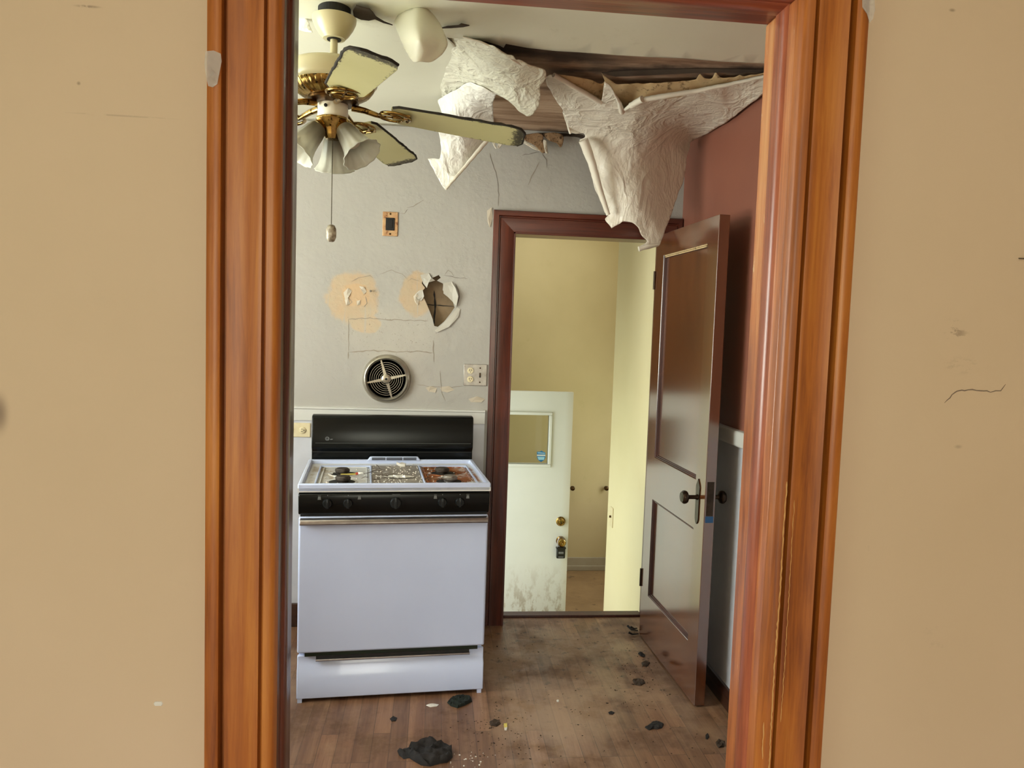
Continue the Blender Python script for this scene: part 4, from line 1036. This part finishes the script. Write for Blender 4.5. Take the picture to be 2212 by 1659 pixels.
for x, y in v2:
    d = min(math.dist((x, y), q) for q in tw_)
    z = ZC-.007-.004*(mnoise.noise(Vector((x*2.5, y*2.5, 0)))+1)-.016*math.exp(-(d/.10)**2)-.012*max(0, mnoise.noise(Vector((x*1.2+4, y*4.0, 3))))
    P.append((x, y, z))
skin = MB().add(P, f2).obj('ceiling_paint_layer', m_ceilpaint, smooth='all'); skin['kind'] = 'structure'
md = skin.modifiers.new('thickness', 'SOLIDIFY'); md.thickness = .002; md.offset = 0
ceil = bpy.data.objects['ceiling']
def patch(name, px, z, mat, th=.003):
    pts = [(onZ(x, y, z).x, onZ(x, y, z).y) for x, y in px]
    return MB().prism(pts, z, z+th, 'Z').obj(name, mat, skin if z < ZC-.008 else ceil)
patch('lath_gap', [(1300, 158), (1345, 154), (1420, 151), (1500, 149), (1600, 150), (1700, 152), (1700, 157), (1600, 156), (1500, 158), (1400, 163), (1330, 166)], ZC-.004, m_void)
patch('tear_opening', [(762, 24), (769, 12), (782, 17), (798, 20), (806, 28), (812, 37), (830, 48), (848, 55), (828, 50), (810, 42), (797, 45), (780, 43), (764, 36)], ZC-.030, m_void)
patch('tear_opening', [(950, 62), (966, 58), (990, 56), (996, 52), (1014, 56), (1000, 59), (975, 61)], ZC-.026, m_void)

s3 = sheet('peeling_ceiling_paper', [(1180, 180), (1178, 168), (1190, 160), (1205, 168), (1250, 196), (1298, 222), (1303, 196), (1306, 176), (1318, 184), (1330, 206), (1344, 240), (1356, 228), (1392, 218), (1440, 210), (1500, 200), (1580, 184), (1648, 168), (1662, 166),
    (1660, 198), (1646, 206), (1600, 240), (1560, 270), (1520, 292), (1489, 308), (1492, 316), (1484, 335), (1482, 358), (1476, 394), (1464, 420), (1456, 446), (1448, 470), (1434, 505), (1424, 532), (1400, 538), (1378, 541), (1378, 533), (1392, 527), (1400, 521), (1386, 510), (1380, 492), (1366, 480), (1346, 477), (1334, 486), (1321, 493), (1305, 473), (1318, 461), (1306, 462), (1300, 440), (1285, 410), (1270, 350), (1252, 302), (1266, 297), (1262, 286), (1244, 290), (1232, 286), (1226, 268), (1217, 240), (1200, 214)],
    [(1185, 166, 'z', 2.50), (1240, 195, 'z', 2.47), (1298, 222, 'z', 2.455), (1344, 240, 'z', 2.44), (1395, 216, 'z', 2.455), (1500, 200, 'z', 2.48), (1580, 184, 'z', 2.495), (1648, 168, 'z', 2.508),
     (1650, 204, 'X', 1.235), (1600, 240, 'X', 1.235), (1545, 276, 'X', 1.23), (1489, 308, 'X', 1.215), (1205, 225, 'z', 2.46), (1235, 284, 'Y', 3.42), (1262, 300, 'Y', 3.45), (1290, 260, 'Y', 3.28), (1420, 262, 'Y', 3.30), (1340, 290, 'Y', 3.38),
     (1484, 330, 'Y', 3.62), (1476, 394, 'Y', 3.64), (1400, 340, 'Y', 3.50), (1285, 400, 'Y', 3.52), (1310, 462, 'Y', 3.54), (1370, 430, 'Y', 3.47), (1330, 480, 'Y', 3.52), (1400, 528, 'Y', 3.50), (1440, 480, 'Y', 3.56), (1550, 225, 'Y', 3.05), (1480, 250, 'Y', 3.28)],
    m_paper, 8, .010, .012, seed=3, ridge=.006, stretch=(1, .8))
tag(s3, 'large wrinkled sheet of white ceiling paper hanging down over the far doorway', 'torn paper')
roll('rolled_edge', [(1196, 162, 'z', 2.50), (1298, 222, 'z', 2.455)], .009, .011, m_roll, s3)
roll('rolled_edge', [(1362, 228, 'z', 2.445), (1395, 214, 'z', 2.455), (1500, 197, 'z', 2.48), (1580, 181, 'z', 2.495), (1658, 163, 'z', 2.508)], .012, .006, m_roll, s3)
roll('rolled_edge', [(1350, 236, 'z', 2.44), (1372, 222, 'z', 2.445), (1388, 214, 'z', 2.45)], .006, .014, m_roll, s3)
roll('rolled_edge', [(1326, 200, 'z', 2.46), (1338, 222, 'z', 2.45), (1344, 242, 'z', 2.44)], .003, .012, m_roll, s3)
roll('rolled_edge', [(1260, 302, 'Y', 3.43), (1278, 350, 'Y', 3.46), (1297, 415, 'Y', 3.49), (1314, 464, 'Y', 3.51)], .022, .010, m_roll, s3)
roll('rolled_edge', [(1232, 288, 'Y', 3.41), (1226, 268, 'Y', 3.38), (1217, 242, 'Y', 3.3)], .006, .004, m_roll, s3)
roll('rolled_edge', [(1380, 538, 'Y', 3.49), (1400, 532, 'Y', 3.49), (1422, 528, 'Y', 3.5)], .012, .004, m_roll, s3)
tb = sheet('curled_paper_underside', [(1192, 158), (1230, 164), (1268, 170), (1300, 182), (1308, 176), (1300, 158), (1318, 172), (1330, 182), (1400, 180), (1460, 176), (1505, 172), (1512, 158), (1522, 170), (1538, 171), (1546, 154), (1556, 168), (1592, 166), (1598, 160), (1604, 165), (1662, 156), (1662, 170), (1580, 188), (1500, 204), (1395, 222), (1345, 244), (1330, 214), (1316, 192), (1306, 224), (1296, 224), (1240, 198), (1196, 168)],
    [(1200, 160, 'z', 2.505), (1300, 178, 'z', 2.51), (1330, 182, 'z', 2.51), (1500, 172, 'z', 2.515), (1660, 156, 'z', 2.518), (1298, 224, 'z', 2.46), (1345, 244, 'z', 2.447), (1395, 220, 'z', 2.46), (1500, 202, 'z', 2.485), (1660, 168, 'z', 2.512), (1240, 196, 'z', 2.476)],
    m_paper_b, 9, .008, .03, seed=5, ridge=.004)
tag(tb, 'curled mouldy tan underside of ceiling paper behind the rolled white edge', 'torn paper')
s1 = sheet('peeling_ceiling_paper', [(930, 70), (960, 76), (1000, 80), (1040, 90), (1056, 98), (1064, 97), (1078, 108), (1092, 118), (1096, 118), (1110, 119), (1114, 131), (1120, 128), (1150, 142), (1178, 150), (1180, 166), (1174, 178), (1166, 184), (1167, 210), (1165, 228), (1152, 248), (1138, 252), (1120, 240), (1105, 224), (1085, 209), (1072, 203), (1058, 196), (1040, 187), (1013, 178), (975, 199), (945, 216), (905, 220), (880, 160), (900, 100)],
    [(930, 72, 'z', 2.534), (900, 110, 'z', 2.536), (885, 160, 'z', 2.536), (905, 215, 'z', 2.534), (945, 212, 'z', 2.520), (1013, 178, 'z', 2.49), (1000, 82, 'z', 2.505), (1040, 92, 'z', 2.49), (1110, 128, 'z', 2.46), (1175, 158, 'z', 2.462), (1168, 186, 'z', 2.44), (1165, 232, 'z', 2.40), (1140, 250, 'z', 2.385), (1105, 222, 'z', 2.41), (1072, 203, 'z', 2.44), (1100, 170, 'z', 2.44), (1040, 140, 'z', 2.475), (980, 130, 'z', 2.512), (960, 77, 'z', 2.52), (930, 160, 'z', 2.525)],
    m_paper_c, 8, .007, .016, seed=8, ridge=.007, stretch=(1.2, .6))
tag(s1, 'crinkled pale ceiling paper sagging along the tear near the fan blade tip', 'torn paper')
roll('rolled_edge', [(1000, 80, 'z', 2.505), (1040, 91, 'z', 2.49), (1075, 107, 'z', 2.478), (1110, 131, 'z', 2.46), (1178, 167, 'z', 2.462)], .003, .006, m_roll, s1)
s2 = sheet('peeling_ceiling_paper', [(1013, 177), (1040, 186), (1073, 203), (1064, 222), (1066, 250), (1067, 286), (1058, 296), (1040, 318), (1018, 344), (1000, 365), (978, 392), (962, 411), (944, 381), (924, 343), (940, 341), (950, 346), (953, 326), (951, 300), (946, 281), (950, 262), (956, 246), (948, 226), (944, 216), (975, 198)],
    [(945, 216, 'z', 2.50), (1013, 178, 'z', 2.488), (1073, 203, 'z', 2.44), (1066, 250, 'Y', 3.35), (960, 250, 'Y', 3.30), (1010, 230, 'Y', 3.20), (1064, 288, 'Y', 3.52), (950, 290, 'Y', 3.46), (1000, 300, 'Y', 3.44), (1018, 344, 'Y', 3.50), (926, 344, 'Y', 3.50), (962, 410, 'Y', 3.48)],
    m_paper_w, 8, .010, .03, seed=12, ridge=.006)
tag(s2, 'bright white arrow-shaped flap of ceiling paper hanging behind the long fan blade', 'torn paper')
roll('rolled_edge', [(1062, 292, 'Y', 3.51), (1040, 318, 'Y', 3.50), (1000, 365, 'Y', 3.49), (963, 409, 'Y', 3.47)], .011, .005, m_roll, s2)
s4 = sheet('hanging_paper_tab', [(890, 18), (908, 14), (925, 20), (940, 36), (954, 58), (962, 76), (968, 96), (960, 112), (950, 122), (940, 130), (925, 136), (905, 133), (894, 137), (884, 124), (874, 108), (866, 88), (858, 68), (850, 48), (862, 30)],
    [(908, 16, 'z', 2.515), (940, 36, 'z', 2.508), (858, 40, 'z', 2.510), (960, 76, 'Y', 2.42), (862, 80, 'Y', 2.44), (904, 60, 'Y', 2.36), (905, 90, 'Y', 2.34), (903, 130, 'Y', 2.37), (875, 108, 'Y', 2.43), (945, 105, 'Y', 2.40), (925, 134, 'Y', 2.39)],
    m_ceilpaint, 8, .006, .02, seed=15, ridge=.002)
tag(s4, 'rounded tab of ceiling paper hanging down right of the fan canopy', 'torn paper')
s6 = sheet('hanging_paper_tab', [(640, 40), (660, 38), (668, 48), (672, 62), (676, 70), (650, 66), (640, 62)],
    [(650, 38, 'z', 2.515), (668, 50, 'z', 2.50), (670, 68, 'z', 2.47), (645, 64, 'z', 2.48)], m_paper_w, 8, .004, .03, seed=17, ridge=.002)
tag(s6, 'small white curl of ceiling paper left of the fan canopy', 'torn paper')
# fragments along the top of the back wall
def frag(name, px, d0, d1, mat, lab, seed=0):
    ys = [p[1] for p in px]
    o = sheet(name, px, [(x, y, 'Y', YB-(d0+(d1-d0)*(y-min(ys))/(max(ys)-min(ys)+1e-6))) for x, y in px], mat, 6, .006, .06, seed=seed, th=.002, ridge=.004, wobble=.8)
    return tag(o, lab, 'debris')
frag('torn_plaster_fragment', [(1126, 298), (1140, 290), (1165, 287), (1176, 292), (1172, 304), (1178, 318), (1180, 330), (1172, 332), (1166, 326), (1158, 316), (1146, 309)], .03, .05, m_frag, 'brown torn fragment with white strip at the top of the back wall', 21)
frag('torn_plaster_fragment', [(1172, 288), (1200, 286), (1218, 292), (1216, 312), (1211, 321), (1203, 308), (1190, 306), (1178, 298)], .03, .04, m_frag, 'brown pointed fragment hanging right of the white strip at the wall top', 22)
frag('torn_plaster_fragment', [(1122, 300), (1128, 300), (1146, 312), (1170, 324), (1172, 329), (1150, 321), (1130, 309)], .035, .05, m_roll, 'slim white curved paint strip under the brown torn fragments', 23)
frag('torn_plaster_fragment', [(1172, 301), (1181, 302), (1182, 316), (1184, 331), (1178, 332), (1175, 318)], .055, .06, m_roll, 'short white upright paint strip hanging at the wall top', 24)
frag('torn_plaster_fragment', [(1058, 297), (1064, 296), (1074, 321), (1070, 322)], .03, .04, m_roll, 'narrow white splinter below the long fan blade tip', 25)
frag('torn_plaster_fragment', [(1074, 318), (1078, 304), (1088, 294), (1090, 303), (1080, 319), (1076, 322)], .03, .05, m_roll, 'wide white curled splinter below the long fan blade tip', 26)
frag('torn_plaster_fragment', [(1090, 274), (1106, 284), (1100, 290), (1088, 291)], .06, .07, m_void, 'dark brown triangular chip just past the long fan blade tip', 27)
frag('torn_plaster_fragment', [(1098, 300), (1103, 297), (1113, 304), (1110, 309)], .03, .04, m_roll, 'small white chip at the wall top between the splinters and brown fragments', 28)
frag('wall_top_gap', [(1086, 292), (1120, 293), (1160, 287), (1200, 287), (1250, 289), (1262, 293), (1262, 300), (1240, 295), (1200, 294), (1150, 296), (1120, 300), (1100, 300)], .001, .004, m_void, 'dark ragged gap along the top of the back wall', 29)
bpy.data.objects['wall_top_gap']['kind'] = 'structure'
for k in ('label', 'category'): del bpy.data.objects['wall_top_gap'][k]
bpy.data.objects['wall_top_gap'].name = 'wall_top_shade'  # dark sheet painted in for the shade of the wall-top gap

# ------------------------------------------------------------------ ceiling fan
FC = Vector((-.336, 2.5, 2.225))
fan = thing('ceiling_fan', 'old cream and brass ceiling fan with three glass lights and mouldy drooping blades', 'ceiling fan', FC)
# local z = 0 at blade irons
cn = MB().lathe([(.064, .262), (.0685, .260), (.067, .248), (.058, .228), (.046, .210), (.037, .201), (.034, .197), (.018, .196)], n=48).obj('canopy', m_fan, fan, smooth=True)
MB().lathe([(.022, .1965), (.022, .194), (0, .194)], n=20).obj('canopy_hole', m_blackhole, cn)
MB().lathe([(.050, .258), (.050, .290), (.060, .300)], n=32).obj('canopy_gap_dark', m_blackhole, cn)  # black block painted as the shade in the gap above the canopy
MB().lathe([(.0115, .215), (.0115, .12)], n=20).obj('downrod', m_fan, fan, smooth=True)
MB().lathe([(.017, .145), (.019, .138), (.019, .128), (.022, .122), (.022, .116)], n=20).obj('coupling', m_blackmat, fan, smooth=True)
MB().lathe([(.03, .125), (.09, .121), (.128, .112), (.136, .100), (.136, .062), (.128, .052), (.10, .048)], n=64).obj('motor_housing', m_fan, fan, smooth=True)
MB().lathe([(.128, .052), (.124, .046), (.112, .030), (.092, .018), (.070, .010), (.0, .010)], n=120, fn=lambda a, t: 1+(.022*math.sin(a*40) if .1 < t < .75 else 0)).obj('ribbed_brass_band', m_brass, fan, smooth=True)
MB().lathe([(.078, .012), (.080, .004), (.060, -.004), (.0, -.004)], n=40).obj('rotor_disc', m_brass_dk, fan, smooth=True)
sh = MB().lathe([(.046, .0), (.047, -.006), (.047, -.040), (.044, -.046), (.0, -.046)], n=40).obj('switch_housing', m_fan_w, fan, smooth=True)
MB().lathe([(.0055, -.046), (.005, -.050), (0, -.051)], (-.016, 0, -.018), 14, 'Y').obj('switch_knob', m_blackhole, sh, smooth=True)
ft = MB().lathe([(.052, -.046), (.054, -.052), (.046, -.064), (.036, -.078), (.028, -.098), (.022, -.110), (.0, -.112)], n=12).obj('light_fitter', m_brass, fan)
for k, ad in enumerate((-32, 92, 208)):
    a = math.radians(ad); tilt = math.radians(40 if k != 1 else 22)
    d = Vector((math.cos(a)*math.sin(tilt), math.sin(a)*math.sin(tilt), -math.cos(tilt)))
    p0 = Vector((math.cos(a)*.026, math.sin(a)*.026, -.058))
    MB().tube([p0, p0+d*.02, p0+d*.034], lambda t: .016+.010*t, 20).obj('socket_cup', m_brass, fan, smooth=True)
    prof = [(.024, .0), (.028, -.006), (.033, -.025), (.037, -.050), (.042, -.075), (.050, -.097), (.061, -.112), (.064, -.114), (.0625, -.1155), (.059, -.112), (.048, -.0965), (.040, -.075), (.035, -.050), (.031, -.025), (.026, -.006)]
    so = MB().lathe(prof, n=72, fn=lambda a_, t: 1+.035*math.cos(a_*12)*min(1, t*2 if t < .5 else (1-t)*2)).obj('glass_shade', m_shade, fan, smooth='all')
    so.location = p0+d*.026
    so.rotation_mode = 'QUATERNION'; so.rotation_quaternion = Vector((0, 0, -1)).rotation_difference(d)
    bb = MB().lathe([(.010, .0), (.012, -.02), (.022, -.045), (.024, -.058), (.018, -.072), (0, -.078)], n=20).obj('bulb', m_fan_w, so, smooth='all')
# pull chain with a marbled pull
pc = []
z = -.11
while z > -.378: pc += [(.0009, z), (.0021, z-.0018), (.0009, z-.0036)]; z -= .0045
ch = MB().lathe(pc, (.002, -.012, 0), 6).obj('pull_chain', m_chain, fan, smooth='all')
MB().lathe([(.004, -.376), (.011, -.379), (.0155, -.390), (.0165, -.402), (.0155, -.416), (.011, -.427), (.007, -.430), (0, -.430)], (.002, -.012, 0), 24).obj('marbled_pull', m_marble, ch, smooth=True)
# blades
def blade_outline():
    p = [(.185, -.044), (.21, -.056), (.30, -.060), (.56, -.067), (.592, -.060), (.605, -.040), (.607, 0), (.605, .040), (.592, .060), (.56, .067), (.30, .060), (.21, .056), (.185, .044)]
    return p
proto = []
drop = math.radians(-9.5)
for k in range(5):
    a = math.radians(72*k-1)
    if k == 0:
        ol = blade_outline(); m = MB()
        m.prism(ol, -.003, .003, 'Z'); bl = m.obj('blade', m_blade, fan, bevel=.0012)
        cr = MB(); ed = [(.19, -.046, 0), (.21, -.057, 0), (.30, -.061, 0)]
        rr = random.Random(5)
        ed += [(.30+.26*t/16, -.061-.007*t/16+rr.uniform(-.001, .001), rr.uniform(-.001, .001)) for t in range(1, 17)]
        ed += [(.592, -.0605, 0), (.605, -.040, 0)]+[(.6075, -.035+.075*t/6, rr.uniform(-.001, .001)) for t in range(7)]+[(.594, .060, 0)]
        cr.tube(ed, lambda t: .0042+.0016*mnoise.noise(Vector((t*60, 0, 0))), 7)
        cr2 = cr.obj('mould_crust', m_blade_edge, bl, smooth='all')
        ir = MB()
        ir.tube([(.06, 0, -.002), (.10, 0, -.004), (.135, 0, -.010), (.15, 0, -.012)], lambda t: .011-.004*t, 10)
        for s1 in (-1, 1):
            ir.tube([(.145+.075*(.5-.5*math.cos(t)), s1*.034*math.sin(t)+s1*.004, -.011) for t in [math.pi*q/12 for q in range(13)]], .004, 8)
            ir.tube([(.150+.095*(.5-.5*math.cos(t)), s1*.052*math.sin(t)**.8+0, -.007) for t in [math.pi*q/14 for q in range(15)]], .0042, 8)
        ir.tube([(.15, 0, -.011), (.245, 0, -.006)], .003, 8)
        ir.box((.225, -.04, -.0075), (.245, .04, -.0035))
        iron = ir.obj('blade_iron', m_brass, fan, smooth=True)
        for x, y in ((.232, -.028), (.232, .028), (.24, 0)): MB().lathe([(.005, -.0075), (.004, -.010), (0, -.011)], (x, y, 0), 12).obj('screw', m_brass_dk, iron, smooth=True)
        proto = [bl, iron]; trip = (bl, iron)
    else:
        trip = []
        for s_ in proto:
            c = s_.copy(); COL.objects.link(c); c.parent = fan; trip.append(c)
            for g in s_.children:
                d = g.copy(); COL.objects.link(d); d.parent = c
    dk = (-7.0, -5.0, -6, -6, -3.5)[k]
    R_ = Matrix.Rotation(a, 4, 'Z') @ Matrix.Rotation(math.radians(-dk), 4, 'Y')
    trip[1].matrix_local = R_
    trip[0].matrix_local = R_ @ Matrix.Rotation(math.radians(-11), 4, 'X')

# ------------------------------------------------------------------ bits on the floor
def floor_pt(x, y, z=.0): return onZ(x, y, z)
def crumple(name, px, h, mat, lab, cat='debris', seed=0, step=None, group=None):
    pts = [onZ(x, y, 0) for x, y in px]; c = center(pts); pl = [(p.x-c.x, p.y-c.y) for p in pts]
    rnd = random.Random(seed); ex = []; sx = max(p[0] for p in pl)-min(p[0] for p in pl); sy = max(p[1] for p in pl)-min(p[1] for p in pl)
    n = 420 if sx > .1 else 60
    for _ in range(n): ex.append((min(p[0] for p in pl)+rnd.random()*sx, min(p[1] for p in pl)+rnd.random()*sy))
    v, f = cdt(pl, (), ex); P = []; s_ = max(sx, sy)
    used = {i for t in f for i in t}; bnd = {}
    for t in f:
        for i in range(len(t)):
            e1 = tuple(sorted((t[i], t[(i+1) % len(t)]))); bnd[e1] = bnd.get(e1, 0)+1
    edge = {i for e1, k in bnd.items() if k == 1 for i in e1}
    for i, (x, y) in enumerate(v):
        q = Vector((x/s_*3.4, y/s_*6, seed*1.7))
        rdg = 1-min(1, abs(mnoise.noise(q))*3.2)
        z = 0 if i in edge else h*(.22+.5*rdg+.3*abs(mnoise.noise(q*2.1))+.12*mnoise.noise(q*5))
        P.append((x, y, max(.0006, z)))
    nn = len(P)
    P2 = P+[(x, y, max(.0, z-.004)) for x, y, z in P]
    fs = [tuple(t) for t in f]+[tuple(i+nn for i in reversed(t)) for t in f]+[(i, j, j+nn, i+nn) for (i, j), k in bnd.items() if k == 1]
    o = MB().add(P2, fs).obj(name, mat, smooth='all' if h > .02 else False); o.location = (c.x, c.y, .0003)
    return tag(o, lab, cat, group)
crumple('crumpled_rag', [(858, 1622), (862, 1632), (872, 1640), (884, 1638), (896, 1646), (910, 1654), (930, 1656), (950, 1650), (966, 1648), (978, 1636), (976, 1622), (962, 1614), (946, 1610), (936, 1604), (922, 1604), (908, 1608), (894, 1612), (880, 1622), (868, 1620)], .036, m_scorch, 'crumpled charred black rag lying on the wood floor in front of the range', 'rag', 1)
crumple('black_scrap', [(1393, 1572), (1398, 1568), (1406, 1563), (1414, 1558), (1424, 1561), (1434, 1566), (1430, 1573), (1420, 1576), (1412, 1575), (1402, 1578)], .014, m_scorch, 'black torn scrap lying on the floor in front of the open brown door', 'debris', 2)
crumple('black_scrap', [(842, 1553), (850, 1548), (858, 1551), (855, 1558), (846, 1559)], .006, m_scorch, 'small black diamond-shaped scrap on the floor below the range drawer', 'debris', 3)
crumple('black_scrap', [(1314, 1539), (1320, 1536), (1327, 1540), (1323, 1544), (1316, 1543)], .006, m_scorch, 'tiny dark scrap on the open floor left of the larger black scrap', 'debris', 4)
crumple('dark_scrap', [(1524, 1588), (1530, 1586), (1532, 1592), (1528, 1598), (1524, 1596)], .008, m_scorch, 'thin dark curl on the floor near the right door casing', 'debris', 5)
crumple('dark_scrap', [(1546, 1604), (1556, 1600), (1566, 1606), (1564, 1614), (1552, 1616), (1548, 1610)], .016, m_leaf, 'grey-brown fluff on the floor touching the right door casing', 'debris', 6)
crumple('dry_leaf', [(1378, 1412), (1386, 1410), (1394, 1414), (1392, 1420), (1384, 1418)], .012, m_scorch, 'black curled leaf on the floor beside the bottom of the brown door', 'leaf', 7)
crumple('dry_leaf', [(1385, 1432), (1396, 1428), (1404, 1432), (1398, 1440), (1388, 1440)], .012, m_leaf, 'brown crumpled leaf just in front of the black curled leaf', 'leaf', 8)
crumple('dirt_clump', [(1366, 1470), (1376, 1466), (1390, 1468), (1394, 1476), (1384, 1482), (1372, 1480)], .010, m_leaf, 'flat brown dirt clump on the floor along the brown door', 'debris', 9)
crumple('dirt_clump', [(1057, 1560), (1066, 1555), (1078, 1557), (1082, 1564), (1072, 1570), (1060, 1568)], .008, m_leaf, 'brown dirt clump on the floor next to the yellow scrap', 'debris', 10)
crumple('yellow_scrap', [(1088, 1564), (1095, 1563), (1096, 1572), (1089, 1573)], .006, m_yellow, 'tiny yellow scrap of wrapper on the floor', 'wrapper', 11)
crumple('white_scrap', [(1089, 1573), (1096, 1572), (1095, 1578), (1090, 1578)], .006, m_white, 'tiny white scrap touching the yellow scrap on the floor', 'debris', 12)
crumple('dark_rag', [(966, 1518), (976, 1510), (994, 1504), (1016, 1506), (1020, 1516), (1004, 1524), (988, 1530), (974, 1526)], .018, simple('dark_green_rag', L(26, 36, 28), L(16, 22, 18), rough=.9, scale=30, bump=.8), 'dark greenish black clump half under the right front of the range', 'rag', 13)
crumple('plaster_chip', [(920, 1524), (932, 1520), (948, 1522), (944, 1526), (930, 1528)], .004, m_white, 'flat pale chip on the floor in front of the middle of the range', 'debris', 14)
crumple('plaster_chip', [(996, 1518), (1004, 1516), (1006, 1521), (999, 1523)], .008, m_white, 'small white chip lying against the dark clump by the range', 'debris', 15)
crumple('plaster_chip', [(1202, 1513), (1207, 1512), (1207, 1517), (1203, 1517)], .006, m_white, 'lone white speck in the middle of the floor', 'debris', 16)
st = MB()
for a, b, c in (((1356, 1352), (1364, 1360), (1378, 1362)), ((1358, 1366), (1366, 1370), (1379, 1369)), ((1362, 1354), (1370, 1358), (1376, 1357))):
    A, B, C_ = onZ(*a, .018), onZ(*b, .010), onZ(*c, .006); st.tube([A, B, C_], .006, 7, .003)
o = st.obj('charred_twigs', m_scorch, origin=onZ(1368, 1362, 0), smooth=True); tag(o, 'black charred forked twig on the floor at the hinge side of the brown door', 'twig')
gr = MB(); rg = random.Random(21)
for k in range(380):
    if k % 3 == 0: x, y = rg.gauss(1385, 30), rg.gauss(1450, 50)
    elif k % 3 == 1: x, y = rg.uniform(1060, 1560), rg.uniform(1360, 1650)
    else: x, y = rg.gauss(1080, 50), rg.gauss(1590, 40)
    q = onZ(x, y, 0)
    if q.y > 3.8 or q.x > 1.2 or q.y < 1.6 or (q.x < .27 and q.y > 3.02): continue
    s1 = rg.uniform(.0008, .0032)*(1.6 if rg.random()<.12 else 1); gr.lathe([(0, 0), (s1, 0), (s1*.8, s1*.4), (0, s1*.6)], (q.x, q.y, .0002), 5, fn=lambda a, t: 1+.4*math.sin(a*2+k))
o = gr.obj('floor_grit', m_leaf, origin=(.6, 2.8, 0)); tag(o, 'dark grit and crumbs scattered over the kitchen floor', 'debris'); o['kind'] = 'stuff'
wg = MB()
for k in range(26):
    x, y = rg.gauss(1010, 24), rg.gauss(1640, 12); q = onZ(x, y, 0); s1 = rg.uniform(.0015, .004)
    wg.lathe([(0, 0), (s1, 0), (s1*.8, s1*.4), (0, s1*.6)], (q.x, q.y, .0002), 5)
o = wg.obj('white_grit', m_white, origin=(.08, 2.4, 0)); tag(o, 'spilled white powder and grit on the floor right of the black rag', 'debris'); o['kind'] = 'stuff'
